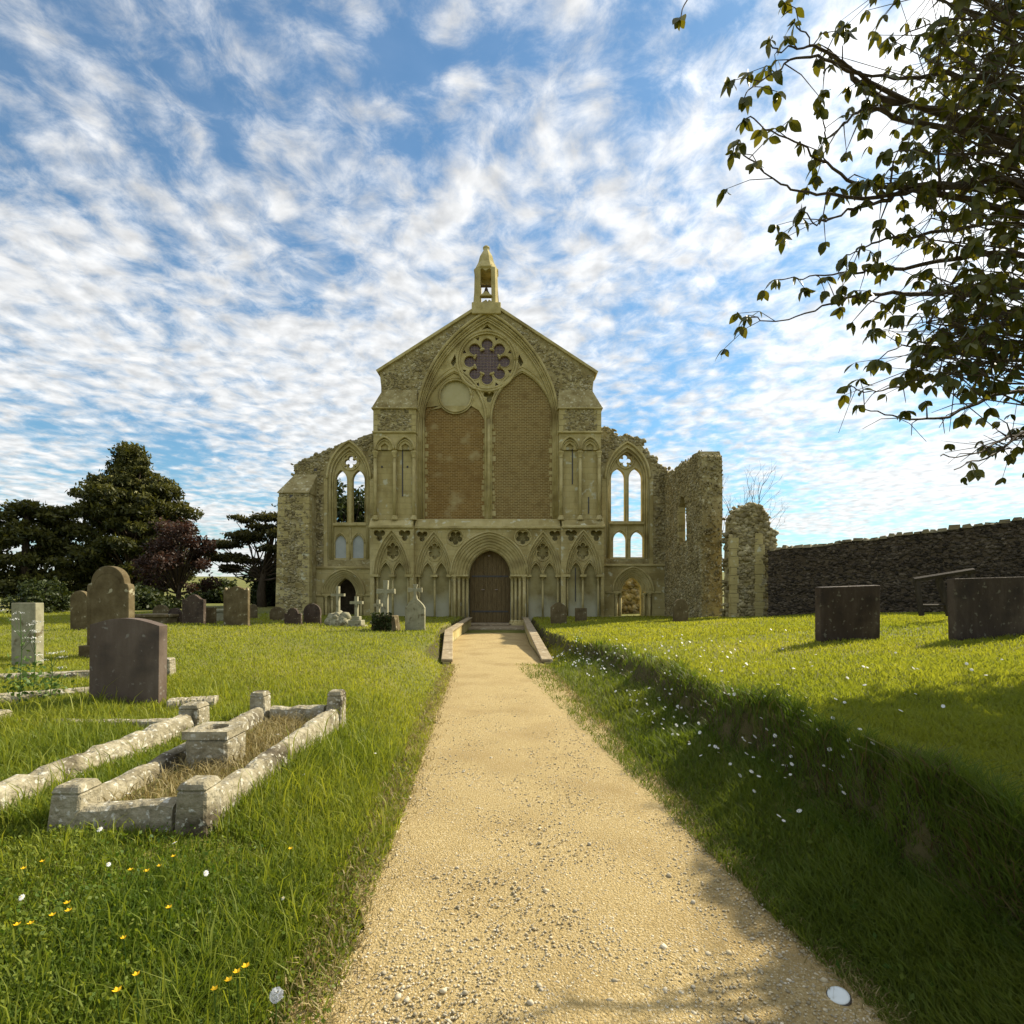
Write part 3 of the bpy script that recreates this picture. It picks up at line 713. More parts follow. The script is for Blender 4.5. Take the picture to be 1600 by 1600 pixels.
    nv = MB().box(q(604,0)[0], q(918,0)[0], 1.25, 34, -.3, q(0, 590)[1]).build('nave_wall', M['rubble'], CH)
    a, b, c = q(598, 588), q(762, 484), q(925, 588)
    MB().plate([[a, b, c]], 1.13, 34.3).build('roof', M['roof'], CH)
upper()

def bellcote():
    bc = empty('bellcote', (0, 0, 0), parent=CH); depth(27.25)
    x0, x1 = q(737.3, 0)[0], q(782.6, 0)[0]; zb, zt = q(0, 492)[1], q(0, 474)[1]
    MB().box(x0, x1, .10, 1.35, zb, zt).build('base_block', M['moulding'], bc, bevel=.03)
    depth(27.7); cx = q(759.8, 0)[0]; yc = .72
    zt -= .02
    # four corner piers with stepped offsets, open between
    z1 = q(0, 427)[1]
    for s in (-1, 1):
        for t in (-1, 1):
            xi = cx+s*(8.7/S); xo = cx+s*(18.6/S)
            p = [(xi, yc+t*.15), (xo, yc+t*.15), (xo, yc+t*.36), (cx+s*(15/S), yc+t*.56), (xi, yc+t*.56)]
            n = len(p); cyc = p if s*t > 0 else p[::-1]
            m = MB(); m.add([(x, y, zt) for x, y in cyc]+[(x*1.0+(cx-x)*.06, y, z1) for x, y in cyc], [tuple(range(n-1, -1, -1)), tuple(range(n, 2*n))]+[(i, (i+1) % n, n+(i+1) % n, n+i) for i in range(n)])
            m.build('pier', M['moulding'], bc)
        xo = cx+s*(17.4/S); xo2 = cx+s*(20.2/S); a, b = sorted((xo, xo2))
        MB().hexa([(a, yc-.22, zt), (b, yc-.22, zt), (b, yc+.22, zt), (a, yc+.22, zt), (cx+s*17.2/S-.03, yc-.16, zt+1.0), (cx+s*17.2/S+.03, yc-.16, zt+1.0), (cx+s*17.2/S+.03, yc+.16, zt+1.0), (cx+s*17.2/S-.03, yc+.16, zt+1.0)]).build('side_buttress', M['moulding'], bc)
    # cusped heads front and back
    hu = 759.8
    hl = lambda low: [q(hu-9.2, low), q(hu-9.2, 423), q(hu+9.2, 423), q(hu+9.2, low), q(hu+5.5, low-2.2), q(hu, low+1.2), q(hu-5.5, low-2.2)]
    MB().plate([hl(431)], yc-.55, yc-.42).build('arch_head', M['moulding'], bc)
    MB().plate([hl(438)], yc+.36, yc+.5).build('arch_head', M['moulding'], bc)
    MB().lathe([(.60, 0), (.68, .07), (.68, .13), (.60, .2)], 8, (cx, yc, q(0, 429)[1]), PI/8).build('cornice', M['moulding'], bc)
    zs = q(0, 424)[1]
    MB().lathe([(.62, 0), (.44, .36), (.35, .72), (.16, 1.06), (.155, 1.16), (.19, 1.2), (.17, 1.26), (.08, 1.33)], 8, (cx, yc, zs), PI/8).build('spire', M['moulding'], bc)
    zbell = q(0, 458)[1]
    bl = MB().lathe([(.16, 0), (.155, .03), (.11, .10), (.085, .22), (.06, .27), (.03, .30)], 14, (cx, yc, zbell)).build('bell', M['bell'], bc, True)
    MB().box(cx-.30, cx+.30, yc-.06, yc+.06, zbell+.33, zbell+.42).tube([(cx, yc, zbell+.25), (cx, yc, zbell+.36)], .04, 6).build('headstock', M['oak'], bc)
    MB().plate([[q(751, 473), q(760.5, 466), q(770, 473)]], .02, .3).build('gablet', M['moulding'], bc)
bellcote()
depth(27.0)

# ------------------------------------------------------------------ ruined aisle ends
def jag(pts, step=.16, amp=.07):
    out = []
    for (a, b) in zip(pts[:-1], pts[1:]):
        l = math.hypot(b[0]-a[0], b[1]-a[1]); n = max(1, int(l/step))
        for i in range(n):
            t = i/n; out.append((a[0]+(b[0]-a[0])*t+random.uniform(-.4, .4)*amp*(i > 0), a[1]+(b[1]-a[1])*t+random.uniform(-1, 1)*amp*(i > 0 or True)))
    out.append(pts[-1]); return out

def aisle(root, cu, x_lo, x_hi, top, half, apex, spring, lights, lbot, lapex, qf, low, string_v, door_, y, floor=985):
    "one ruined aisle end: flint wall, traceried two-light window, lower pair of lights, doorway"
    dcu, dho, dao, dsp, dhi_, dai = door_
    zf = q(0, floor)[1]-.3
    win_o = opening(cu, half, spring, apex, low[3]+3, 14)
    dr = opening(dcu, dho, dsp, dao, floor)
    ol = [(x_lo, zf)] + top + [(x_hi, zf), (dr[-1][0], zf)] + dr[1:-1][::-1] + [(dr[0][0], zf)]
    MB().plate([ol, win_o], y, y+.75).build('wall', M['rubble'], root)
    # ashlar facing of the lower half
    zt = q(0, string_v)[1]
    face = [(x_lo+.02, zf), (x_lo+.02, zt), (x_hi-.02, zt), (x_hi-.02, zf), (dr[-1][0], zf)] + dr[1:-1][::-1] + [(dr[0][0], zf)]
    MB().plate([face], y-.05, y-.001).build('ashlar_facing', M['ashlar'], root)
    # window surround: stepped orders and tracery
    o = MB()
    o.plate([ring(cu, half, half-3, spring, apex, apex+5, low[3]+3, 14)], y+.05, y+.7)
    o.plate([ring(cu, half-3, half-6, spring, apex+5, apex+10, low[3]+3, 14)], y+.16, y+.7)
    o.build('window_arch', M['moulding'], root)
    # jamb strips of dressed stone either side
    for s in (-1, 1):
        a, b = sorted((q(cu+s*half, 0)[0], q(cu+s*(half+6), 0)[0]))
        MB().box(a, b, y-.02, y+.4, zt, q(0, spring)[1]).build('jamb', M['ashlar'], root)
    inner = opening(cu, half-6, spring, apex+10, low[3]+3, 14)
    holes = [opening(c, h, lapex+16, lapex, lbot, 8) for c, h in lights]
    holes.append(foil(qf[0], qf[1], 4, 5.6, 4.2, rot=PI/2, beta=2.25, m=8))
    for k in range(4):
        a = PI/4+k*PI/2; holes.append([q(qf[0]+rr*math.cos(a+d), qf[1]-rr*math.sin(a+d)) for rr, d in ((11.8, -.20), (11.8, .20), (9.2, 0))])
    holes += [opening(c, low[2], low[0]+13, low[0], low[3], 8) for c in low[1]]
    t = MB().plate([inner]+holes, y+.26, y+.52).build('tracery', M['moulding'], root)
    r = MB()
    roll(r, arch(cu, half+1.0, spring, apex-2, 14), y-.02, .06)
    roll(r, opening(cu, half-3, spring, apex+5, low[3]+2, 14), y+.06, .05)
    roll(r, opening(cu, half-6, spring, apex+10, low[3]+2, 14), y+.17, .045)
    for c, h in lights: roll(r, opening(c, h+.9, lapex+16, lapex-1.4, lbot, 8), y+.255, .032)
    roll(r, circ(qf[0], qf[1], 13.2, 28), y+.25, .05, 6, True)
    for c in low[1]: roll(r, arch(c, low[2]+1.6, low[0]+13, low[0]-3.2, 8), y+.24, .04)
    roll(r, [q(cu, lbot+8), q(cu, low[3]+3)], y+.24, .05)
    r.build('tracery_roll', M['moulding'], root, True)
    MB().box(q(cu-half+6.5, 0)[0], q(cu+half-6.5, 0)[0], y+.10, y+.50, q(0, lbot+6)[1], q(0, lbot+2)[1]).build('transom_sill', M['moulding'], root, bevel=.02)
    xs0, xs1 = q(cu-half-4, 0)[0], q(cu+half+4, 0)[0]
    MB().hexa([(xs0, y-.04, zt), (xs1, y-.04, zt), (xs1, y+.6, zt), (xs0, y+.6, zt), (xs0+.2, y+.24, q(0, low[3]+1)[1]), (xs1-.2, y+.24, q(0, low[3]+1)[1]), (xs1-.2, y+.6, q(0, low[3]+1)[1]), (xs0+.2, y+.6, q(0, low[3]+1)[1])]).build('sill', M['moulding'], root)
    MB().box(x_lo+.05, x_hi, y-.14, y+.2, zt-.07, zt+.06).build('string_course', M['moulding'], root, bevel=.03)
    # doorway
    o = MB(); r = MB(); n = 4
    for k in range(n):
        h0, h1 = dho+(dhi_-dho)*k/n, dho+(dhi_-dho)*(k+1)/n; a0, a1 = dao+(dai-dao)*k/n, dao+(dai-dao)*(k+1)/n
        o.plate([ring(dcu, h0, h1, dsp, a0, a1)], y+.02+.09*k, y+.7)
        roll(r, arch(dcu, h0-.3, dsp, a0+.3), y+.0+.09*k, .045)
        for s in (-1, 1):
            a, b = sorted((q(dcu+s*h0, 0)[0], q(dcu+s*h1, 0)[0])); o.box(a, b, y+.08+.09*k, y+.7, zf, q(0, dsp)[1])
    roll(r, arch(dcu, dho+2.5, dsp, dao-3.5), y-.07, .06)
    o.build('doorway', M['moulding'], root); r.build('doorway_roll', M['moulding'], root, True)
    for s in (-1, 1):
        a, b = sorted((q(dcu+s*(dho+14), 0)[0], q(dcu+s*(dhi_+3), 0)[0]))
        MB().box(max(a, x_lo+.03), min(b, x_hi-.03), y-.11, y+.3, q(0, dsp+2.4)[1], q(0, dsp-1)[1]).build('impost', M['moulding'], root, bevel=.02)
        colonnette(root, dcu+s*(dho-3.4), dsp+2, floor-3, y-.01, .07, .2, 1.6)
        colonnette(root, dcu+s*(dhi_+3.4), dsp+2, floor-3, y+.16, .07, .2, 1.6)
    # flints: face above the string and the broken top
    P = sample([(x_lo, zt)] + top + [(x_hi, zt)], [opening(cu, half+8, spring, apex-5, string_v+5, 14)], 95)
    A = np.stack([P[:, 0], np.full(len(P), y-.005), P[:, 1]], -1)
    tp = []
    for p in top:
        for _ in range(5): tp.append((p[0]+random.uniform(-.12, .12), y+random.uniform(-.02, .75), p[1]+random.uniform(-.10, .05)))
    A = np.concatenate([A, np.array(tp)])
    stones('flints', A, np.concatenate([RNG.uniform(.04, .10, len(P)), RNG.uniform(.06, .14, len(tp))]), M['flint'], root, (1.15, .5, .8))

YA = .35; depth(27.35)
NA = empty('ruined_aisle_wall', (-1.106, 27.0, 0)); tag(NA, 'ruined aisle wall left of the church front, its window open to trees behind', 'ruin')
topL = jag([q(461, 745), q(459, 726), q(472, 718), q(500, 708), q(520, 699), q(534, 691), q(545, 686), q(557, 687), q(570, 680), q(584.5, 676)], .2, .06)
aisle(NA, 545.0, q(461, 0)[0], q(583.9, 0)[0], topL, 33.0, 691, 748, ((530.5, 9.3), (558.0, 9.6)), 815, 733, (545.3, 719.5), (835, (529.5, 557.0), 8.8, 871.5), 887, (537, 31, 893, 929, 16.5, 903), YA)
for u in (529.5, 557.0):
    MB().plate([opening(u, 8.9, 848, 834.5, 872, 8)], YA+.36, YA+.42).build('infill_panel', M['grey_infill'], NA)
# blocked gloom of the doorway passage
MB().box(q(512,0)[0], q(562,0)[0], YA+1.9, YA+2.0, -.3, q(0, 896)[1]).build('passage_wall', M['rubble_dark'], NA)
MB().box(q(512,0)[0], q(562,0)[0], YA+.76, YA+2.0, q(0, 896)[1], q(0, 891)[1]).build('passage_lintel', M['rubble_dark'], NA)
# big corner buttress with its own weathering and quoins
def buttress():
    x0, x1 = q(446, 0)[0], q(494, 0)[0]; y0 = YA-1.0; zt = q(0, 776)[1]
    MB().hexa([(x0-.08, y0-.08, -.2), (x1+.05, y0-.08, -.2), (x1+.05, YA+.7, -.2), (x0-.08, YA+.7, -.2), (x0+.10, y0, zt), (x1, y0, zt), (x1, YA+.7, zt), (x0+.10, YA+.7, zt)]).build('buttress', M['rubble'], NA)
    MB().hexa([(x0+.03, y0-.08, zt), (x1+.04, y0-.08, zt), (x1+.04, YA+.7, zt), (x0+.03, YA+.7, zt), (q(462,0)[0], YA-.1, q(0,742)[1]), (q(497,0)[0], YA-.1, q(0,742)[1]), (q(497,0)[0], YA+.7, q(0,742)[1]), (q(462,0)[0], YA+.7, q(0,742)[1])]).build('weathering', M['rubble'], NA)
    v = 976; i = 0
    while v > 786:
        h = random.uniform(8.5, 12.5); t = (976-v)/200
        for e, sg in ((446+3*t, 1), (494.5, -1)):
            w = (17 if (i+(sg > 0)) % 2 else 9)*random.uniform(.85, 1.15); a, b = sorted((e, e+sg*w))
            MB().box(q(a,0)[0]-.03, q(b,0)[0]+.03, y0-.095+.07*t, y0+.3, q(0, v)[1]+.008, q(0, v-h)[1]-.008).build('quoin', M['ashlar' if random.random() < .6 else 'moulding'], NA)
        v -= h+.3; i += 1
    P = sample([q(447, 976), q(450, 778), q(493, 778), q(493, 976)], [], 95)
    t = (P[:, 1]+.2)/(zt+.2)
    stones('flints', np.stack([P[:, 0], y0-.08+.08*t-.004, P[:, 1]], -1), RNG.uniform(.04, .095, len(P)), M['flint'], NA, (1.15, .45, .8))
    for u, v in ((468, 779), (499, 781), (493, 732)):
        MB().box(q(u-2.4,0)[0], q(u+2.4,0)[0], (y0-.03 if v != 732 and u < 490 else YA-.015), YA+.1, q(0, v+4)[1], q(0, v)[1]).build('putlog_hole', M['iron'], NA)
buttress()

SA = empty('ruined_aisle_wall', (-1.106, 27.0, 0)); tag(SA, 'ruined aisle wall right of the church front with empty traceried window and small archway', 'ruin')
topR = jag([q(939.2, 667), q(953, 667), q(960, 676), q(967, 682), q(981, 680), q(996, 683), q(1003, 688), q(1003.5, 699), q(1012, 708), q(1022, 715), q(1032, 727), q(1042, 731)], .18, .07)
aisle(SA, 980.5, q(939.6, 0)[0], q(1042, 0)[0], topR, 34, 693, 748, ((967, 10.8), (994.5, 10.4)), 813, 730, (979, 717), (830, (970, 997.5), 10.3, 870), 883, (989, 29.5, 889.5, 925, 15.5, 902), YA)

# sunlit broken masonry seen through the right-hand archway
RB = empty('broken_masonry', (6.9, 31.5, 0.3)); tag(RB, 'broken sunlit rubble wall seen through the small archway right of the church door', 'ruin')
MB().plate([jag([(-1.6, -.5), (-1.6, 1.1), (-.6, 1.9), (-.1, 2.5), (.5, 2.2), (1.3, 2.4), (1.9, 1.6), (2.2, -.5)], .2, .09)], 0, .7).build('wall', M['rubble'], RB)
P = RNG.uniform((-1.6, -.12, 0), (2.0, .5, 2.3), (420, 3)); P[:, 1] = np.where(P[:, 2] < 1.6, -.03, P[:, 1])
stones('rubble_stones', P, RNG.uniform(.07, .2, len(P)), M['flint'], RB, (1.2, .8, .8))

depth(27.0)
# ------------------------------------------------------------------ ruined wall running towards the viewer
RW = empty('ruined_cross_wall', (7.85, 27.0, .2)); tag(RW, 'tall ruined flint wall with slit window projecting towards the viewer', 'ruin')
RW.rotation_euler = (0, 0, -PI/2)      # local x runs towards the viewer, local y to the right
def cross_wall():
    L_ = 5.0; T_ = .85
    tp = jag([(-.3, 7.75), (.5, 7.5), (1.2, 7.45), (2.4, 7.55), (3.4, 7.35), (4.2, 7.5), (4.75, 7.45), (5.0, 7.15)], .16, .09)
    hole = [(2.05, 3.75), (2.0, 5.4), (2.35, 6.0), (2.8, 5.85), (3.05, 5.3), (3.2, 3.9)]
    face = [(-.3, -.4)] + tp + jag([(5.0, 7.15), (5.05, 5.0), (4.98, 3.2), (5.06, 1.4), (5.1, -.4)], .2, .05)
    hole_r = [(1.15, 3.8), (1.2, 5.6), (1.6, 6.0), (2.15, 5.6), (2.2, 3.8)]; hole_c = [(.05, 3.7), (.05, 5.8), (1.2, 6.2), (2.2, 5.8), (2.25, 3.7)]
    MB().plate([face, hole], 0, .3).build('wall', M['rubble'], RW)
    MB().plate([face, hole_r], .3, .5).build('wall_core', M['rubble'], RW); MB().plate([face, hole_c], .5, T_).build('wall_back', M['rubble'], RW)
    ex = np.array([(5.05+random.uniform(-.04, .02), random.uniform(0, T_), random.uniform(-.2, 7.2)) for _ in range(620)])
    P = sample(face, [hole], 130)
    tpp = np.array([(p[0]+random.uniform(-.15, .15), random.uniform(0, T_), p[1]+random.uniform(-.08, .06)) for p in tp for _ in range(6)])
    A = np.concatenate([np.stack([P[:, 0], np.full(len(P), -.005), P[:, 1]], -1), ex, tpp])
    stones('flints', A, RNG.uniform(.03, .085, len(A)), M['flint'], RW, (1.1, .5, .8))
    for k, z in enumerate(np.arange(3.8, 5.6, .3)):
        MB().box(1.86, 2.02 + .05*(k % 2), -.02, .29, z, z+.28).build('jamb_stone', M['moulding'], RW)
cross_wall()

# low broken wall end and the free-standing stub
ST = empty('ruined_wall_stub', (9.22, 20.2, .6)); tag(ST, 'free-standing rounded stub of flint wall at the end of the boundary wall', 'ruin')
def stub():
    face = jag([(-.82, -.5), (-.80, 1.6), (-.78, 3.2), (-.72, 4.0), (-.45, 4.35), (-.05, 4.48), (.30, 4.35), (.52, 3.95), (.60, 3.55), (.82, 3.4), (.85, 2.6), (.9, 1.2), (.9, -.5)], .18, .05)
    MB().plate([face], 0, .9).build('wall', M['rubble'], ST)
    P = sample(face, [], 120)
    tp = np.array([(p[0]+random.uniform(-.1, .1), random.uniform(-.03, .9), p[1]+random.uniform(-.1, .06)) for p in face if p[1] > .2 for _ in range(7)])
    A = np.concatenate([np.stack([P[:, 0], np.full(len(P), -.01), P[:, 1]], -1), tp])
    stones('flints', A, RNG.uniform(.05, .13, len(A)), M['flint'], ST, (1.15, .55, .75))
    for x, w, z1 in ((-.93, .24, 2.9), (.0, .30, 3.0)):
        z = -.4; k = 0
        while z < z1:
            h = random.uniform(.26, .42); MB().box(x-.02*(k % 2), x+w+.06*(k % 2), -.07, .1, z+.008, z+h-.008).build('dressed_stone', M['ashlar'], ST); z += h; k += 1
stub()

# ------------------------------------------------------------------ long boundary wall on the right
A0, A1 = Vector((9.8, 19.2, 0)), Vector((18.5, 11.6, 0))
BD = empty('boundary_wall', (A0.x, A0.y, 0), math.atan2(A1.y-A0.y, A1.x-A0.x)); tag(BD, 'long dark flint boundary wall rising to the right behind the headstones', 'wall')
def boundary():
    Lw = (A1-A0).length
    tp = jag([(-.5, 3.25), (1.5, 3.36), (3.5, 3.5), (5.8, 3.72), (8, 3.9), (Lw, 4.1)], .22, .035)
    face = [(-.5, -.3)] + tp + [(Lw, -.3)]
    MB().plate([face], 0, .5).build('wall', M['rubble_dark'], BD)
    P = sample(face, [], 230)
    A = np.stack([P[:, 0], np.full(len(P), -.005), P[:, 1]], -1)
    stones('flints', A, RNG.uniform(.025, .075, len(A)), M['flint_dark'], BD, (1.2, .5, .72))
    x = -.45
    zs = lambda x: float(np.interp(x, [p[0] for p in tp], [p[1] for p in tp]))
    while x < Lw-.2:
        w = random.uniform(.16, .34); h = random.uniform(.07, .13); z = zs(x+w/2)-.03
        b = MB(); j = lambda: random.uniform(-.025, .025)
        b.hexa([(x+j(), -.06+j(), z), (x+w-.015+j(), -.06+j(), z), (x+w-.015+j(), .56, z), (x+j(), .56, z), (x+.03+j(), .02+j(), z+h+j()), (x+w-.04+j(), .02+j(), z+h+j()), (x+w-.04, .48, z+h+j()), (x+.03, .48, z+h+j())])
        b.build('coping_stone', M['flint'], BD); x += w
    # tufts of wall plants
boundary()

# ------------------------------------------------------------------ low raking walls beside the path at the church
def raking(side, lab):
    pts = [(12.35, .10), (17.6, .44), (26.4, .50)]
    fx = path_l if side < 0 else path_r
    x_at = lambda y: float(fx(min(y, 17.6)))
    r = empty('raking_wall', (x_at(12.35), 12.35, 0)); tag(r, lab, 'low wall', 'low coped walls flanking the path')
    ox, oy = x_at(12.35), 12.35
    for k, ((ya, za), (yb, zb)) in enumerate(zip(pts[:-1], pts[1:])):
        a0, b0 = x_at(ya)-ox, x_at(yb)-ox; w = .20*side; ov = .035*side
        def seg(name, o0, o1, z0a, z1a, z0b, z1b, mat, bev):
            p = [(a0+o0, ya-oy, z0a), (a0+o1, ya-oy, z0a), (b0+o1, yb-oy, z0b), (b0+o0, yb-oy, z0b), (a0+o0, ya-oy, z1a), (a0+o1, ya-oy, z1a), (b0+o1, yb-oy, z1b), (b0+o0, yb-oy, z1b)]
            MB().hexa(p if side > 0 else [p[1], p[0], p[3], p[2], p[5], p[4], p[7], p[6]]).build(name, mat, r, bevel=bev)
        seg('wall', .03*side, w, -.25, za-.06, -.25, zb-.06, M['ashlar'], 0)
        n = 4 if k == 0 else 5
        for i in range(n):
            t0, t1 = i/n+.004, (i+1)/n-.004
            q0 = lambda t, o, dz: (a0+(b0-a0)*t+o, ya-oy+(yb-ya)*t, za+(zb-za)*t+dz)
            o0, o1 = -ov, w+ov
            p = [q0(t0, o0, -.06), q0(t0, o1, -.06), q0(t1, o1, -.06), q0(t1, o0, -.06), q0(t0, o0, .01), q0(t0, o1, .01), q0(t1, o1, .01), q0(t1, o0, .01)]
            MB().hexa(p if side > 0 else [p[1], p[0], p[3], p[2], p[5], p[4], p[7], p[6]]).build('coping_slab', M['coping'], r, bevel=.012)
raking(-1, 'low stone-capped raking wall on the left edge of the path before the door')
raking(1, 'low stone-capped raking wall on the right edge of the path before the door')

# ------------------------------------------------------------------ headstones and graves
def outline(kind, w, h):
    "front outline of a headstone, (x, z), foot at z = -.15"
    b = [(-w/2, -.15)]
    if kind == 'flat': t = [(-w/2, h), (w/2, h)]
    elif kind == 'bow':
        t = [(-w/2 + w*i/12, h - .10*w + .10*w*math.sin(PI*i/12)) for i in range(13)]
    elif kind == 'round':
        t = [(-w/2*math.cos(PI*i/16), h-w/2+w/2*math.sin(PI*i/16)) for i in range(17)]
    elif kind == 'shoulder':
        r = w*.40; sh = h-r-.06*w
        t = [(-w/2, sh-.1*w), (-w/2+.02, sh-.02), (-r, sh)] + [(-r*math.cos(PI*i/14), sh+r*math.sin(PI*i/14)) for i in range(15)] + [(r, sh), (w/2-.02, sh-.02), (w/2, sh-.1*w)]
    elif kind == 'point':
        s = h-.32*w
        t = [(-w/2, s), (-w*.36, s+.15*w), (-w*.18, s+.26*w), (0, h), (w*.18, s+.26*w), (w*.36, s+.15*w), (w/2, s)]
    elif kind == 'crown':
        t = [(-w/2, h-.16), (-w*.44, h-.04), (-w*.38, h-.15), (-w*.30, h-.06)] + [(-w*.26+w*.52*i/8, h-.08+.08*math.sin(PI*i/8)) for i in range(9)] + [(w*.30, h-.06), (w*.38, h-.15), (w*.45, h-.03), (w/2, h-.14)]
    elif kind == 'ogee':
        r = w*.30; sh = h-.40*w
        t = [(-w/2, sh), (-w*.46, sh+.10*w), (-w*.36, sh+.06*w), (-r, sh+.10*w)] + [(-r*math.cos(PI*i/12), sh+.10*w+r*math.sin(PI*i/12)) for i in range(13)] + [(r, sh+.10*w), (w*.36, sh+.06*w), (w*.46, sh+.10*w), (w/2, sh)]
    elif kind == 'scroll':
        sh = h-.22*w
        t = [(-w/2, sh)] + [(-w/2+.16*w*i/5, sh+.02*w*math.sin(PI*i/5)) for i in range(1, 6)] + [(-w*.34+w*.68*i/10, sh+.02*w+.20*w*math.sin(PI*i/10)) for i in range(11)] + [(w/2, sh)]
    return b + t + [(w/2, -.15)]

def ground_at(x, y): return float(H(x, y))
NOBORDER = ('granite',)
def headstone(name, u, v_base, Y, wpx, hpx, kind, mat, label, rz=0, lean=0, thick=.11, z=None, group=None, base=None, tilt=0):
    "stone whose foot is seen at (u, v_base) and which stands at depth Y"
    p = W(u, v_base, Y); zz = ground_at(p.x, p.y) if z is None else z
    sc = Y/FPX; w, h = wpx*sc, hpx*sc + (p.z - zz)
    o = empty(name, (p.x, p.y, zz), rz); o.rotation_euler = (lean, tilt, rz)
    tag(o, label, 'headstone', group)
    s = MB().plate([outline(kind, w, h)], 0, thick).build('slab', M[mat], o, bevel=.008)
    # incised inscription panel: a sunk border
    il = outline(kind, w*.84, h*.92); il = [(a, max(b, h*.22)) for a, b in il]
    m = MB()
    for a, b in zip(il, il[1:]+il[:1]):
        m.tube([(a[0], .0, a[1]), (b[0], .0, b[1])], .006, 4)
    if mat not in NOBORDER and kind != 'flat': m.build('border', M[mat], o)
    if base: MB().box(-w/2-.08, w/2+.08, -.10, thick+.10, -.12, base).build('plinth', M[mat], o, bevel=.012)
    return o
HS = headstone
# foreground, left
HS('headstone', 193, 1104, 6.1, 112, 138, 'bow', 'granite', 'smooth dark upright headstone with slightly curved top, nearest on the left', rz=-.04, thick=.14, tilt=.01)
HS('headstone', 168, 1012, 9.9, 68, 132, 'shoulder', 'headstone', 'tall round-shouldered lichened headstone behind the smooth dark one', rz=-.05, thick=.16, base=.22)
HS('headstone', 36, 1012, 8.6, 42, 70, 'flat', 'pale_stone', 'square-topped pale grey headstone with lit edge at the far left', rz=-.10, thick=.15)
HS('headstone', 123, 975, 15.0, 27, 52, 'round', 'headstone', 'narrow rounded headstone peeping out left of the tall lichened one', thick=.14)
# row under the trees
HS('headstone', 301, 979, 18.0, 35, 50, 'scroll', 'slate', 'dark headstone with arched raised top, between low stones under the copper tree', thick=.14, rz=-.06)
HS('headstone', 368, 978, 18.0, 40, 62, 'crown', 'headstone', 'weathered headstone with jagged crown-shaped top, tallest in the row under the trees', thick=.14, rz=-.08)
HS('headstone', 272, 978, 18.5, 19, 28, 'round', 'slate', 'small dark rounded stone left of the arched dark headstone', thick=.12)
HS('headstone', 327, 977, 18.6, 17, 28, 'flat', 'headstone', 'small flat-topped stone left of the crown-topped headstone', thick=.12)
HS('headstone', 250, 975, 20.5, 24, 30, 'round', 'headstone', 'low rounded stone with pale edge, leftmost small stone of the row', thick=.14)
HS('headstone', 394, 964, 22.5, 13, 20, 'round', 'headstone', 'tiny round-topped stone right of the crown-topped headstone', thick=.12)
HS('headstone', 432, 974, 21.0, 22, 26, 'round', 'headstone', 'low brown rounded stone just left of the church buttress', thick=.14)
HS('headstone', 457, 979, 18.6, 27, 29, 'ogee', 'slate', 'dark shouldered headstone at the foot of the left buttress', thick=.12, rz=-.05)
HS('headstone', 487, 979, 19.2, 27, 36, 'round', 'slate', 'plain dark rounded headstone between left buttress and stone crosses', thick=.12, rz=-.05)
x = W(457, 962, 18.6)
# right side
HS('headstone', 873, 972, 19.6, 25, 31, 'point', 'headstone', 'broad pointed headstone against the church wall right of the door', thick=.14)
HS('headstone', 908, 968, 21.5, 18, 18, 'flat', 'headstone', 'small square stone tablet near the church wall right of the door', thick=.14)
HS('headstone', 1064, 968, 17.5, 22, 32, 'round', 'headstone', 'pale rounded headstone at the foot of the tall ruined wall', thick=.14)
HS('headstone', 1329, 988, 9.2, 97, 72, 'flat', 'slate', 'broad square dark headstone leaning on the right-hand lawn', rz=.06, thick=.16, tilt=-.035, lean=.05)
HS('headstone', 1560, 968, 8.3, 142, 66, 'flat', 'slate', 'wide dark headstone at the far right edge of the lawn', rz=.08, thick=.14, tilt=-.03)

# chest tomb and low kerbs far left
def box_tomb(u, v, Y, wpx, hpx, dep, label, mat='headstone'):
    p = W(u, v, Y); z = ground_at(p.x, p.y); w, h = wpx*Y/FPX, hpx*Y/FPX+p.z-z
    o = empty('chest_tomb', (p.x, p.y, z), -.06); tag(o, label, 'tomb')
    MB().box(-w/2, w/2, 0, dep, -.1, h-.10).build('chest', M[mat], o, bevel=.01)
    MB().box(-w/2-.07, w/2+.07, -.07, dep+.07, h-.10, h).build('lid', M[mat], o, bevel=.02)
box_tomb(232, 977, 18.0, 58, 17, 1.0, 'low long chest tomb left of the row of dark headstones')
box_tomb(337, 972, 20.0, 22, 20, 1.4, 'small pale chest tomb behind the row of headstones', 'pale_stone')

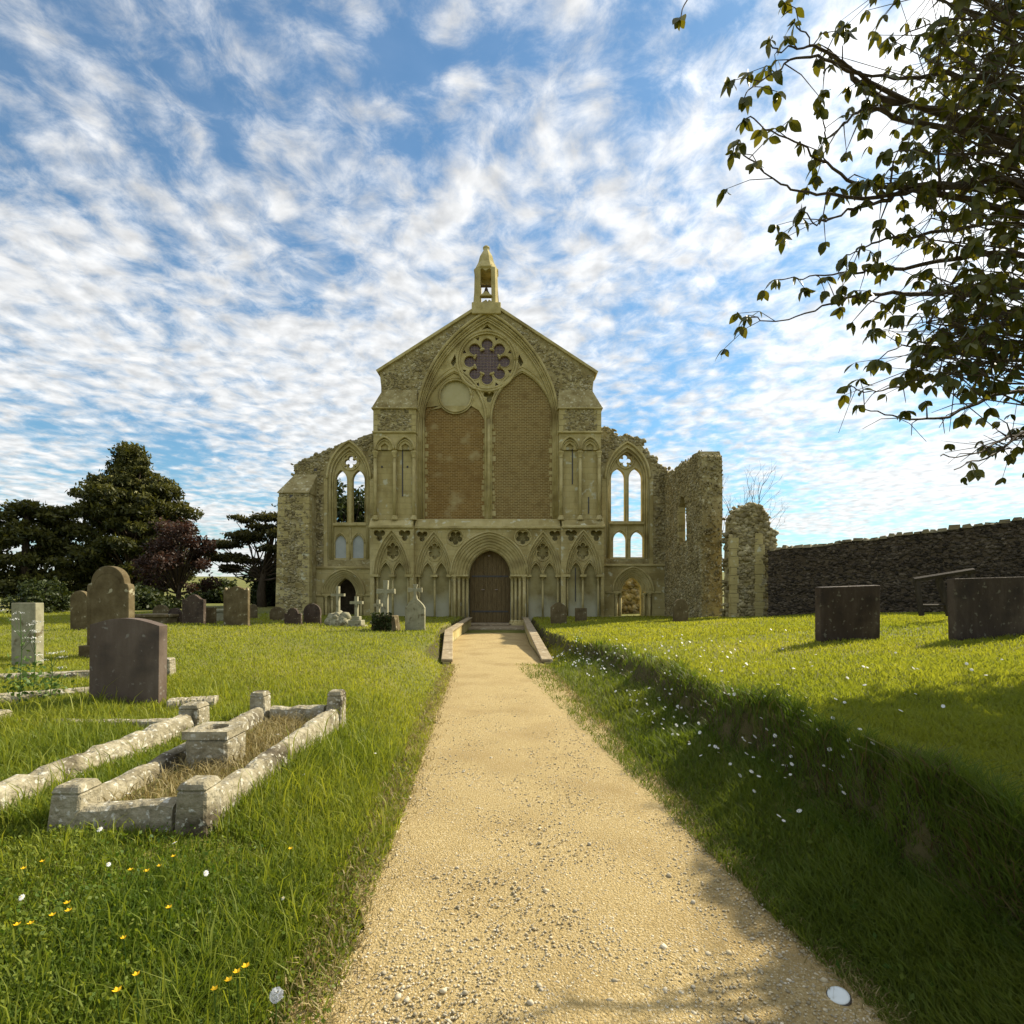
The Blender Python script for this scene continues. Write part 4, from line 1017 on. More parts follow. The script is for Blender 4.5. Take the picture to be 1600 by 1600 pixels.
def cross_outline(h, a, t, arm_z, flare=1.0):
    tt = t*flare
    return [(-t/2, 0), (-t/2, arm_z-t/2), (-a, arm_z-tt/2), (-a, arm_z+tt/2), (-t/2, arm_z+t/2), (-tt/2, h), (tt/2, h), (t/2, arm_z+t/2), (a, arm_z+tt/2), (a, arm_z-tt/2), (t/2, arm_z-t/2), (t/2, 0)]
def cross(u, v, Y, hpx, apx, tpx, label, base, mat='pale_stone', flare=1.0, rz=-.1):
    p = W(u, v, Y); z = ground_at(p.x, p.y); s = Y/FPX
    o = empty('stone_cross', (p.x, p.y, z), rz); tag(o, label, 'stone cross')
    dz = p.z-z
    zb = dz
    if base == 'rock':
        n = 60; a = RNG.uniform(0, 2*PI, n); rr = np.sqrt(RNG.uniform(0, 1, n))*17*s; hh = (24*s+dz)*np.sqrt(np.clip(1-(rr/(18*s))**2, 0, 1))
        stones('rock_mound', np.stack([rr*np.cos(a), rr*np.sin(a)*.8+.1, hh*RNG.uniform(.3, .9, n)], -1), RNG.uniform(.10, .2, n), M[mat], o, (1, 1, .9), kind=None)
        MB().lathe([(18*s, -.1), (16*s, .3*(24*s+dz)), (10*s, .75*(24*s+dz)), (4*s, 24*s+dz)], 9, (0, .1, 0)).build('mound_core', M[mat], o)
        zb = 20*s+dz
    elif base == 'steps':
        for k, (ww, h0, h1) in enumerate(((14, -.1, 7), (10.5, 7, 15), (6.5, 15, 21))):
            MB().box(-ww*s, ww*s, .06-ww*s*.8, .06+ww*s*.8, (h0 if k == 0 else h0*s+dz), h1*s+dz).build('step', M[mat], o, bevel=.015)
        zb = 20*s+dz
    elif base == 'ivy':
        MB().hexa([(-18*s, -.35, -.1), (18*s, -.35, -.1), (18*s, .5, -.1), (-18*s, .5, -.1), (-15*s, -.28, 28*s+dz), (15*s, -.28, 28*s+dz), (15*s, .4, 28*s+dz), (-15*s, .4, 28*s+dz)]).build('pedestal', M['headstone'], o, bevel=.02)
        n = 700; X = RNG.uniform(-16, 16, n)*s; Z = RNG.uniform(0, 33, n)*s+dz; Yv = RNG.uniform(-.42, -.28, n)
        leafmesh('ivy', np.stack([X, Yv, Z], -1), .05, M['bush'], o)
        zb = 26*s+dz
    m = MB().plate([[(a, b+zb) for a, b in cross_outline(hpx*s, apx*s, tpx*s, hpx*s*.70, flare)]], 0, .14).build('cross', M[mat], o, bevel=.01)
    return o

def leafmesh(name, P, size, mat, parent=None, up=None, kind='stuff', stretch=1.7, tone=None, droop=None):
    "scattered leaf-shaped quads round the points P"
    P = np.asarray(P, float); n = len(P)
    d = RNG.normal(size=(n, 3)); 
    if up is not None: d = d*up[0] + np.asarray(up[1])
    d /= np.linalg.norm(d, axis=1, keepdims=True)+1e-9
    e = np.cross(d, RNG.normal(size=(n, 3))); e /= np.linalg.norm(e, axis=1, keepdims=True)+1e-9
    sz = (np.asarray(size)*RNG.uniform(.6, 1.4, n))[:, None] if np.ndim(size) == 0 else (np.asarray(size)*RNG.uniform(.6, 1.4, n))[:, None]
    a = P - d*sz*stretch*.5; b = P + d*sz*stretch*.5
    v = np.stack([a, P+e*sz*.5, b, P-e*sz*.5], 1).reshape(-1, 3)
    f = np.arange(4*n).reshape(n, 4)
    t = RNG.uniform(0, 1, n) if tone is None else np.clip(tone+RNG.uniform(-.25, .25, n), 0, 1)
    return np_mesh(name, v, f, mat, parent, {'tone': np.repeat(t, 4)}, kind)

cross(527, 981, 18.6, 45, 10.5, 4.2, 'pale stone cross on a mound of rocks before the left archway', 'rock')
cross(556, 984, 18.0, 32, 10.0, 4.4, 'plain stone cross on stepped base beside the rock-mounted cross', 'steps')
cross(590, 985, 19.5, 28, 6.5, 4.5, 'smallest stone cross, half hidden behind the ivy-grown pedestal', 'steps')
cross(602, 990, 16.6, 57, 14.5, 6.5, 'large broad-armed stone cross on an ivy-grown pedestal', 'ivy', flare=1.25)
# headstone that ends in a small cross
def cross_stone():
    p = W(648, 990, 16.6); z = ground_at(p.x, p.y); s = 16.6/FPX; dz = p.z-z
    o = empty('headstone', (p.x, p.y, z), -.06); tag(o, 'pale headstone with a small cross on top, nearest the path on the left', 'headstone')
    w = 31*s; h = 44*s+dz
    ol = [(-w/2, -.15), (-w/2, h-.12*w), (-w*.42, h+.02), (-w*.25, h+.13), (-w*.12, h+.2), (-.05, h+.30)]
    ol = ol + [(-a, b) for a, b in ol[::-1]]
    MB().plate([ol], 0, .14).build('slab', M['pale_stone'], o, bevel=.01)
    MB().plate([[(a, b+h+.26) for a, b in cross_outline(.40, .22, .09, .22, 1.7)]], .02, .12).build('cross', M['pale_stone'], o, bevel=.008)
    m = MB()
    il = [(-w*.4, dz+.12), (-w*.4, h-.1*w), (0, h+.12), (w*.4, h-.1*w), (w*.4, dz+.12)]
    for a, b in zip(il, il[1:]+il[:1]): m.tube([(a[0], 0, a[1]), (b[0], 0, b[1])], .012, 4)
    m.build('border', M['pale_stone'], o)
cross_stone()

# ------------------------------------------------------------------ kerbed graves in the left foreground
def rough_bar(p0, p1, w, h, name, mat, parent, taper=.75, n=26, round_=True):
    "a weathered kerb between two points: ridged section with a wavy, chipped top"
    p0, p1 = Vector(p0), Vector(p1); d = p1-p0; s = Vector((-d.y, d.x, 0)).normalized()
    prof = [(-.56, -.15), (-.5, .6), (-.40, .9), (-.2, .98), (0, 1.0), (.2, .98), (.40, .9), (.5, .6), (.56, -.15)]
    vs = []; k = len(prof)
    for i in range(n+1):
        c = p0 + d*(i/n); jw = 1+random.uniform(-.02, .02); jh = 1+random.uniform(-.025, .02)-(.10 if random.random() < .07 else 0)
        for a, b in prof:
            vs.append(c + s*(a*w*jw+random.uniform(-.007, .007)) + Vector((0, 0, b*h*jh+random.uniform(-.006, .006))))
    fs = [(i*k+j, i*k+j+1, (i+1)*k+j+1, (i+1)*k+j) for i in range(n) for j in range(k-1)]
    fs += [tuple(range(k)), tuple(n*k+j for j in range(k-1, -1, -1))]
    return MB().add(vs, [f[::-1] for f in fs]).build(name, mat, parent, False)
def post(x, y, w, h, parent, z0=0.0, lean=(0, 0), mat=None):
    m = MB(); a = w/2; b = a*.9; lx, ly = lean
    m.hexa([(x-a, y-a, z0-.15), (x+a, y-a, z0-.15), (x+a, y+a, z0-.15), (x-a, y+a, z0-.15), (x-b+lx, y-b+ly, z0+h*.86), (x+b+lx, y-b+ly, z0+h*.86), (x+b+lx, y+b+ly, z0+h*.86), (x-b+lx, y+b+ly, z0+h*.86)])
    o = m.build('corner_post', mat or M['kerbstone'], parent, bevel=.012)
    c = MB(); g = b*.82; e = b*1.06
    c.hexa([(x-e+lx, y-e+ly, z0+h*.862), (x+e+lx, y-e+ly, z0+h*.862), (x+e+lx, y+e+ly, z0+h*.862), (x-e+lx, y+e+ly, z0+h*.862), (x-g+lx, y-g+ly, z0+h), (x+g+lx, y-g+ly, z0+h), (x+g+lx, y+g+ly, z0+h), (x-g+lx, y+g+ly, z0+h)])
    c.build('post_cap', mat or M['kerbstone'], o, bevel=.01)
def grave_a():
    x0, x1, yf, yr = -2.60, -1.85, 3.12, 5.55
    g = empty('kerbed_grave', ((x0+x1)/2, yf, ground_at(-2.2, 3.6)-.06)); tag(g, 'lichened stone kerb grave with corner posts and dry grass inside, nearest the path', 'grave')
    a, b = x0-(x0+x1)/2, x1-(x0+x1)/2; ln = yr-yf
    rough_bar((a+.02, .1, 0), (a-.02, ln-.1, .05), .135, .20, 'kerb', M['kerbstone'], g)
    rough_bar((b, .1, 0), (b, ln-.1, .05), .135, .20, 'kerb', M['kerbstone'], g)
    rough_bar((a+.1, 0, -.03), (b-.1, 0, 0), .15, .21, 'kerb', M['kerbstone'], g, n=6)
    rough_bar((a+.1, ln, .05), (b-.1, ln, .05), .15, .20, 'kerb', M['kerbstone'], g, n=6)
    post(a, 0, .19, .33, g, -.03, (.03, .02)); post(b, 0, .19, .32, g, 0, (.01, .01)); post(a-.02, ln, .17, .35, g, .05, (-.01, 0)); post(b, ln, .17, .36, g, .05, (.02, 0))
    z = ground_at(-2.2, 3.6)-.02
    vb = empty('grave_vase_block', (-2.30, 4.12, z+.03)); tag(vb, 'square stone block with worn hollow top standing inside the kerbed grave', 'stone block')
    MB().hexa([(-.15, -.13, -.1), (.15, -.13, -.1), (.15, .17, -.1), (-.15, .17, -.1), (-.16, -.14, .25), (.16, -.14, .25), (.16, .17, .25), (-.16, .17, .25)]).build('block', M['kerbstone'], vb, bevel=.02)
    rim = MB().plate([[(-.17, -.15), (.17, -.15), (.17, .18), (-.17, .18)], [(.09*math.cos(k*PI/6), .015+.09*math.sin(k*PI/6)) for k in range(12)]], 0, .06)
    rim.v = [(x, zz, .25+yy) for x, yy, zz in rim.v]
    rim.build('rim', M['kerbstone'], vb)
    n = 3200; P = np.stack([RNG.uniform(x0+.12, x1-.1, n), RNG.uniform(yf+.1, yr-.1, n)], -1)
    return P, z
GRAVE_P, GRAVE_Z = grave_a()
def grave_b():
    yf, yr = 2.75, 5.25; x1, x0 = -3.20, -5.1
    g = empty('kerbed_grave', ((x0+x1)/2, yf, ground_at(-3.6, 3.8)-.06)); tag(g, 'longer lichened kerb grave at the left edge, beside the one nearest the path', 'grave')
    a, b = x0-(x0+x1)/2, x1-(x0+x1)/2; ln = yr-yf
    rough_bar((b-.02, .1, 0), (b+.04, ln-.1, .04), .17, .23, 'kerb', M['kerbstone'], g); rough_bar((a, .1, 0), (a, ln-.1, .03), .18, .22, 'kerb', M['kerbstone'], g)
    rough_bar((a+.1, ln, .03), (b-.1, ln, .03), .15, .16, 'kerb', M['kerbstone'], g, n=8); rough_bar((a+.1, 0, 0), (b-.1, 0, 0), .15, .16, 'kerb', M['kerbstone'], g, n=8)
    post(a, 0, .2, .3, g); post(b, 0, .2, .3, g); post(a, ln, .2, .24, g, .03); post(b+.05, ln, .22, .31, g, .04, (.01, 0))
grave_b()
# kerbs beyond, half lost in the grass
def low_kerb(p0, p1, w, h, label):
    p0, p1 = Vector(p0), Vector(p1); c = (p0+p1)/2; o = empty('grave_kerb', (c.x, c.y, ground_at(c.x, c.y))); tag(o, label, 'grave kerb')
    d = (p1-p0)/2
    rough_bar(-d, d, w, h, 'kerb', M['kerbstone'], o)
low_kerb((-8.4, 6.9, 0), (-5.2, 8.1, 0), .2, .09, 'long pale grave kerb lying in grass left of the smooth dark headstone')
low_kerb((-6.1, 6.0, 0), (-5.05, 6.7, 0), .18, .10, 'short pale kerb in long grass touching the smooth dark headstone')
low_kerb((-3.9, 6.05, 0), (-3.45, 6.2, 0), .26, .10, 'thin stone slab at the foot of the smooth dark headstone')
p = W(262, 1046, 8.0)
o = empty('kerb_post', (p.x, p.y, ground_at(p.x, p.y))); tag(o, 'worn stone stump just right of the smooth dark headstone', 'stone post'); post(0, 0, .17, .26, o)

# ------------------------------------------------------------------ timber rail by the wall
def rail():
    Y = 11.8; s = Y/FPX
    a = W(1433, 908, Y); g = W(1440, 948, Y); o = empty('timber_rail', (g.x, g.y, ground_at(g.x, g.y))); tag(o, 'old dark timber rail on leaning posts before the flint boundary wall', 'rail')
    O = Vector(o.location)
    P = lambda u, v, yy=Y: W(u, v, yy)-O
    def beam(p0, p1, w, name):
        MB().tube([p0, p1], w, 4).build(name, M['timber'], o)
    beam(P(1428, 906), P(1522, 891, Y-.25), .055, 'top_rail'); beam(P(1432, 906), P(1440, 962), .055, 'post'); beam(P(1466, 902), P(1484, 962), .07, 'post'); beam(P(1516, 893, Y-.2), P(1522, 962, Y-.2), .05, 'post')
    beam(P(1438, 946), P(1482, 946), .035, 'low_rail')
rail()
# white oval dish by the path
def dish():
    p = W(1312, 1566, 2.09); o = empty('round_path_light', (p.x, p.y, ground_at(p.x, p.y)+.02)); tag(o, 'small white oval dish-like lamp at the path edge, bottom right', 'lamp')
    d = MB().lathe([(.036, 0), (.042, .01), (.044, .025), (.041, .03)], 20).build('casing', M['iron'], o, True)
    l = MB().lathe([(.040, .029), (.038, .033), (.026, .036), (.004, .037)], 20).build('lens', M['white_dish'], o, True)
    o.rotation_euler = (.15, -.25, 0)
dish()

# ------------------------------------------------------------------ grass
def blades(name, X, Y, Hh, Wd, mat, lean=.45, tone=None, kind='stuff', Z=None, parent=None):
    "one bent, tapering blade per point; a quad below and a triangle above"
    n = len(X); Z = (H(X, Y) if Z is None else Z) - .01
    a = RNG.uniform(0, 2*PI, n); b = RNG.uniform(0, 2*PI, n)
    l = RNG.uniform(.15, 1, n)*lean*Hh
    wx, wy = np.cos(a)*Wd/2, np.sin(a)*Wd/2; dx, dy = np.cos(b)*l, np.sin(b)*l
    base = np.stack([X, Y, Z], -1); w = np.stack([wx, wy, np.zeros(n)], -1)
    mid = base + np.stack([dx*.35, dy*.35, Hh*.62], -1); tip = base + np.stack([dx, dy, Hh*RNG.uniform(.85, 1.0, n)], -1)
    v = np.stack([base-w, base+w, mid+w*.8, mid-w*.8, tip], 1).reshape(-1, 3)
    i = np.arange(n)*5
    f = np.concatenate([np.stack([i, i+1, i+2], -1), np.stack([i, i+2, i+3], -1), np.stack([i+3, i+2, i+4], -1)])
    t = RNG.uniform(0, 1, n) if tone is None else np.clip(tone, 0, 1)
    return np_mesh(name, v, f, mat, parent, {'tone': np.repeat(t, 5)}, kind)
def patch(X, Y, s=1.0, ph=0):
    return .5+.28*np.sin(X*1.3*s+ph+np.sin(Y*.9*s))*np.sin(Y*1.1*s+ph*2+np.sin(X*.7*s))+.22*np.sin(X*3.1*s+1+ph)*np.sin(Y*2.7*s+2)
def field(n, y0, y1, side, power=1.6):
    "points on the lawn on one side of the path, dense near the camera"
    t = RNG.uniform(0, 1, n)
    e = 1-power; Yv = (y0**e + t*(y1**e-y0**e))**(1/e)
    half = 1.12*Yv + .8
    if side < 0:
        xe = path_l(Yv); X = xe - RNG.uniform(-.07, 1, n)*np.maximum(half+xe, .3)*1.0
        X = np.where(X > xe, xe + RNG.uniform(-.02, .10, n), X)
        keep = X > -half-1
    else:
        xe = path_r(Yv); X = xe + RNG.uniform(-.05, 1, n)*np.maximum(half-xe, .3)
        keep = X < half+1
    return X[keep], Yv[keep]
def clear(X, Y):
    k = np.ones(len(X), bool)
    for (x0, x1, y0, y1) in ((-2.70, -1.76, 3.02, 5.66), (-3.31, -3.08, 2.8, 5.3), (-3.3, -3.1, 5.1, 5.4), (-8.6, -5.2, 26, 30)):
        k &= ~((X > x0) & (X < x1) & (Y > y0) & (Y < y1))
    inside = (Y > 12.2) & (X > path_l(Y)-.24) & (X < path_r(Y)+.24); k &= ~inside
    k &= ~((Y > 26.3) & (X > -12.2) & (X < 8.5))
    return k
def grass():
    # left: long verge and weeds near, mown further off
    X, Y = field(165000, 1.7, 9.0, -1, 1.25); k = clear(X, Y) & (RNG.uniform(0, 1, len(X)) < np.interp(Y, [5, 9], [1, 0])); X, Y = X[k], Y[k]
    pt = patch(X, Y); edge = np.clip((path_l(Y)-X)/.9, 0, 1)
    Hh = RNG.uniform(.05, .13, len(X))*(.7+.9*pt)*(.55+.45*edge)*np.interp(Y, [2, 5, 9], [1, 1.0, .5]); tall = RNG.uniform(0, 1, len(X)) < .03
    Hh = np.where(tall, Hh*2.2, Hh)
    Hh = Hh*np.where((Y < 3.1) & (X < path_l(Y)-.5), .5, 1.0)
    Hh = Hh*np.where((X > -1.8) & (X < path_l(Y)-.15), 1.45, 1.0)*(.75+.5*patch(X, Y, 2.3, 3))
    tone = .05+.75*patch(X, Y, .9, 1.5)*RNG.uniform(.1, 1, len(X)) + .45*(1-edge)*RNG.uniform(.2, 1, len(X)) + np.interp(Y, [2, 4, 9], [.06, .16, .5]) + tall*.3 + .25*np.clip(patch(X, Y, .35, 4)-.5, 0, 1)
    blades('long_grass', X, Y, Hh, RNG.uniform(.004, .009, len(X))*np.interp(Y, [2, 7], [.9, 1.5]), M['verge'], .8, tone)
    tag(bpy.context.scene.objects['long_grass'], 'long green grass and weeds round the graves left of the path', 'grass')
    X, Y = field(135000, 4.6, 27, -1, 1.7); k = clear(X, Y) & (RNG.uniform(0, 1, len(X)) < np.interp(Y, [4.6, 7.5], [.15, 1])); X, Y = X[k], Y[k]
    tone = .45+.5*patch(X, Y, .5)*RNG.uniform(.4, 1.1, len(X))
    blades('mown_grass', X, Y, RNG.uniform(.035, .085, len(X))*np.interp(Y, [6, 12, 27], [1, 1, 1.5]), RNG.uniform(.006, .012, len(X))*np.interp(Y, [6, 12, 27], [1, 1.8, 4]), M['lawn'], .9, tone)
    tag(bpy.context.scene.objects['mown_grass'], 'mown yellow-green lawn left of the path up to the church', 'grass')
    # right: bank and lawn
    X, Y = field(190000, 1.7, 13, +1, 1.35); k = clear(X, Y); X, Y = X[k], Y[k]
    p = (X-path_r(Y))/np.maximum(bank_top(Y)-path_r(Y), .2); onbank = p < 1.0
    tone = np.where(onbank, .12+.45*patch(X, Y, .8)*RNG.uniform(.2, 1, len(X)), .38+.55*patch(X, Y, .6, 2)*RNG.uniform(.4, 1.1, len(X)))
    Hh = RNG.uniform(.035, .085, len(X))*np.where(onbank, 1.35, 1.0)
    steep = (p > .66) & (p < .93); k = onbank & ~(steep & (RNG.uniform(0, 1, len(X)) < .18))
    Hh = Hh*np.where(onbank, .7+.9*patch(X, Y, 2.6, 1), 1)*np.where((p > .8) & (p < 1.15), 1.5, 1)
    tone = np.where(onbank & (p < .55), tone+.12, tone)
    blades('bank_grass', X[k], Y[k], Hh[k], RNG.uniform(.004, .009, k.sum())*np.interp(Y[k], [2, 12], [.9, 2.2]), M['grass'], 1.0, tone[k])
    tag(bpy.context.scene.objects['bank_grass'], 'tufted grass on the shaded bank right of the path', 'grass')
    ks = steep & (RNG.uniform(0, 1, len(X)) < .12)
    blades('bank_thatch', X[ks], Y[ks], Hh[ks]*1.2, RNG.uniform(.004, .008, ks.sum())*np.interp(Y[ks], [2, 12], [.9, 2.2]), M['thatch'], 1.5)
    tag(bpy.context.scene.objects['bank_thatch'], 'brown matted roots and thatch on the cut edge of the bank', 'grass')
    k = ~onbank
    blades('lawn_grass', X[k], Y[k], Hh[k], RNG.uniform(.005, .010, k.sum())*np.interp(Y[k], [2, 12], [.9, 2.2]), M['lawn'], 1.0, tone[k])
    tag(bpy.context.scene.objects['lawn_grass'], 'sunlit lawn above the bank right of the path', 'grass')
    X, Y = field(70000, 11.5, 26.5, +1, 1.7); k = clear(X, Y); X, Y = X[k], Y[k]
    tone = .5+.5*patch(X, Y, .5)*RNG.uniform(.4, 1.1, len(X))
    blades('far_grass', X, Y, RNG.uniform(.04, .09, len(X))*np.interp(Y, [12, 27], [1, 1.3]), RNG.uniform(.014, .026, len(X))*np.interp(Y, [12, 27], [1, 2]), M['lawn'], .9, tone)
    tag(bpy.context.scene.objects['far_grass'], 'sunlit lawn between the bank and the ruined wall', 'grass')
    # dead grass inside the grave and along the gravel edge
    n = len(GRAVE_P)
    blades('dry_grass', GRAVE_P[:, 0], GRAVE_P[:, 1], RNG.uniform(.04, .15, n), RNG.uniform(.004, .009, n), M['straw'], 1.4, None, Z=np.full(n, GRAVE_Z+.06))
    tag(bpy.context.scene.objects['dry_grass'], 'straw-coloured dead grass filling the kerbed grave', 'grass')
    n = 9000; Yv = 1.8*(12/1.8)**RNG.uniform(0, 1, n); sd = RNG.uniform(0, 1, n) < .6
    X = np.where(sd, path_l(Yv)+RNG.normal(0, .10, n), path_r(Yv)+RNG.normal(-.03, .07, n))
    blades('edge_grass', X, Yv, RNG.uniform(.015, .06, n), RNG.uniform(.004, .008, n)*np.interp(Yv, [2, 12], [1, 2]), M['straw'], 1.3, None, Z=np.maximum(H(X, Yv), .02))
    tag(bpy.context.scene.objects['edge_grass'], 'withered grass fraying on to both edges of the gravel', 'grass')
    # broad weed leaves among the verge
    n = 15000; X, Y = field(n, 1.75, 5.0, -1, 1.6); k = clear(X, Y); X, Y = X[k], Y[k]
    leafmesh('broad_weeds', np.stack([X, Y, H(X, Y)+RNG.uniform(.015, .075, len(X))], -1), .013, M['verge'], None, (1.0, (0, 0, .3)), stretch=1.4, tone=.15+.5*patch(X, Y, 1.7))
    tag(bpy.context.scene.objects['broad_weeds'], 'clover and broad-leaved weeds in the left verge', 'weeds')
    X, Y = field(2600, 1.75, 6.0, 1, 1.2); k = X < bank_top(Y)+.2; X, Y = X[k], Y[k]
    leafmesh('bank_weeds', np.stack([X, Y, H(X, Y)+RNG.uniform(.02, .07, len(X))], -1), .018, M['grass'], None, (1.0, (0, 0, .4)), tone=.25)
    tag(bpy.context.scene.objects['bank_weeds'], 'small broad-leaved weeds on the shaded bank', 'weeds')
grass()

# earth floor of the grave
MBf = MB().box(-2.55, -1.9, 3.18, 5.5, GRAVE_Z-.1, GRAVE_Z+.055).build('grave_earth', M['soil']); tag(MBf, kind='structure')

# ------------------------------------------------------------------ loose gravel
def gravel():
    n = 12000; Yv = 1.6*(10/1.6)**(RNG.beta(1, 1.9, n)); t = RNG.beta(.85, .85, n)
    X = path_l(Yv)+(path_r(Yv)-path_l(Yv))*t
    s = RNG.uniform(.0022, .0065, n)*np.interp(Yv, [2, 5, 10], [1, 1.1, 1.1]); big = RNG.uniform(0, 1, n) < .02; s = np.where(big, s*2.0, s)
    z = .012+.02*np.sin(PI*t)
    o = stones('loose_gravel', np.stack([X, Yv, z+s*.25], -1), s, M['pebble'], None, (1.2, 1.1, .7)); tag(o, 'loose pale gravel scattered over the path', 'gravel')
gravel()

# ------------------------------------------------------------------ flowers
def daisies():
    spots = []
    while len(spots) < 330:
        u = random.uniform(0, 1)
        if u < .70:
            y = random.uniform(3.2, 13); x = float(path_r(y)) + random.uniform(.35, 1.0)*float(bank_top(y)-path_r(y))
            if math.sin(x*4+y*1.3)+math.sin(y*2.1) < -.5: continue
        elif u < .93: y = random.uniform(3.3, 12); x = float(bank_top(y)) + abs(random.gauss(0, 1.6))
        else: y = random.uniform(2, 5); x = float(path_l(y)) - random.uniform(.3, 2.6)
        spots.append((x, y))
    A = np.array(spots); n = len(A); z = H(A[:, 0], A[:, 1])+RNG.uniform(.05, .10, n)
    k = 9; V = []; F = []; 
    for i in range(n):
        r = random.uniform(.010, .017)*np.interp(A[i, 1], [3, 12], [1, 1.5]); tx, ty = random.uniform(-.6, .6), random.uniform(-.9, .1); b = len(V)
        V.append((A[i, 0], A[i, 1], z[i]+.003))
        for j in range(2*k):
            an = PI*j/k; rr = r if j % 2 else r*.72; dx, dy = rr*math.cos(an), rr*math.sin(an)
            V.append((A[i, 0]+dx, A[i, 1]+dy, z[i]-dx*tx-dy*ty))
        F += [(b, b+1+j, b+1+(j+1) % (2*k)) for j in range(2*k)]
    o = np_mesh('daisies', np.array(V), np.array(F), M['petal'], None, {'tone': np.full(len(V), .5)}, 'stuff'); tag(o, 'white daisies scattered over the bank and lawn', 'flowers')
    V2 = []; F2 = []
    for i in range(n):
        b = len(V2); V2 += [(A[i, 0]+.003*math.cos(a), A[i, 1]+.003*math.sin(a), z[i]+.005) for a in np.arange(6)*PI/3]; F2.append(tuple(range(b, b+6)))
    np_mesh('daisy_eyes', np.array(V2), np.array(F2), M['yellow'], o, {'tone': np.full(len(V2), .5)}, 'stuff')
daisies()
def buttercup(u, v, Yd):
    p = W(u, v, Yd); z = ground_at(p.x, p.y); p.z = max(p.z, z+.04)
    o = empty('buttercup', (p.x, p.y, z)); hgt = p.z-z
    MB().tube([(0, 0, -.01), (.006, .004, hgt*.5), (0, 0, hgt)], .0018, 4).build('stem', M['stem'], o)
    m = MB()
    r = random.uniform(.011, .015)
    for k in range(5):
        a = 2*PI*k/5; c, s = math.cos(a), math.sin(a); pa, pb = math.cos(a+.55), math.sin(a+.55); na, nb = math.cos(a-.55), math.sin(a-.55)
        m.add([(0, 0, hgt), (na*r*.7, nb*r*.7, hgt+.005), (c*r, s*r, hgt+.009), (pa*r*.7, pb*r*.7, hgt+.005)], [(0, 1, 2, 3)])
    m.build('petals', M['yellow'], o)
    return o
BUT = ((37, 1358), (66, 1347), (204, 1360), (229, 1362), (249, 1354), (271, 1339), (105, 1412), (107, 1424), (82, 1431), (27, 1446), (48, 1444), (264, 1419), (193, 1467), (213, 1524), (384, 1511), (370, 1520), (335, 1547), (357, 1533), (183, 1549), (454, 1327))
NAMES = ('at the far left under the front kerb', 'second from the left under the front kerb', 'left of the pair under the front corner post', 'middle one under the front corner post', 'right of the pair under the front corner post', 'highest one below the corner post',
         'upper of the close pair near the left edge', 'lower of the close pair near the left edge', 'just left of the close pair', 'closest to the left edge', 'second closest to the left edge', 'alone in the middle of the verge', 'small one left of the middle of the verge', 'largest and nearest in the lower left',
         'rightmost of the low group near the path', 'second from right of the low group near the path', 'lowest of the group near the path', 'middle of the low group near the path', 'small one at the bottom of the left verge', 'alone in long grass near the path edge')
for (u, v), nm in zip(BUT, NAMES):
    Yd = 1.38*FPX/(v-HOR)*.94
    tag(buttercup(u, v, Yd), 'yellow buttercup flower ' + nm, 'flower', 'buttercups in the left verge')
def dandelion(u, v):
    Yd = 1.45*FPX/(v-HOR)*.92; p = W(u, v, Yd); z = ground_at(p.x, p.y); o = empty('dandelion_clock', (p.x, p.y, z)); tag(o, 'white dandelion seed head at the bottom beside the path', 'flower')
    h = max(p.z-z, .05); MB().tube([(0, 0, 0), (.004, 0, h)], .002, 5).build('stem', M['stem'], o)
    n = 260; d = RNG.normal(size=(n, 3)); d /= np.linalg.norm(d, axis=1, keepdims=True)
    leafmesh('seed_head', d*.019+np.array((.004, 0, h+.015)), .006, M['petal'], o, kind=None)
dandelion(430, 1562)
def parsley(u, v, Yd, hgt, lab):
    p = W(u, v, Yd); z = ground_at(p.x, p.y); o = empty('cow_parsley', (p.x, p.y, z)); tag(o, lab, 'wild flower', 'cow parsley stems at the left edge')
    m = MB(); heads = []
    m.tube([(0, 0, 0), (.02, .01, hgt*.6), (.01, 0, hgt)], .005, 5, .003)
    for k in range(5):
        a = random.uniform(0, 2*PI); z0 = hgt*random.uniform(.45, .8); l = hgt*random.uniform(.15, .35)
        t = Vector((math.cos(a)*l, math.sin(a)*l*.6, z0+l*.9)); m.tube([(.015, .005, z0), tuple(t*.5+Vector((0, 0, z0*.5))), tuple(t)], .003, 4, .002); heads.append(t)
    heads.append(Vector((.01, 0, hgt)))
    m.build('stem', M['stem'], o)
    P = np.concatenate([np.array(h)+RNG.normal(0, 1, (26, 3))*np.array((.028, .028, .006)) for h in heads])
    leafmesh('flower_head', P, .007, M['petal'], o, kind='stuff')
    P = RNG.normal(0, 1, (120, 3))*np.array((.09, .09, .12))+np.array((0, 0, hgt*.3)); leafmesh('leaves', P, .03, M['stem'], o, kind=None)
parsley(30, 1100, 5.9, 1.05, 'tallest white cow parsley at the far left edge')
parsley(52, 1070, 6.6, .8, 'slender cow parsley before the square pale headstone')
parsley(78, 1080, 6.2, .55, 'short cow parsley left of the smooth dark headstone')

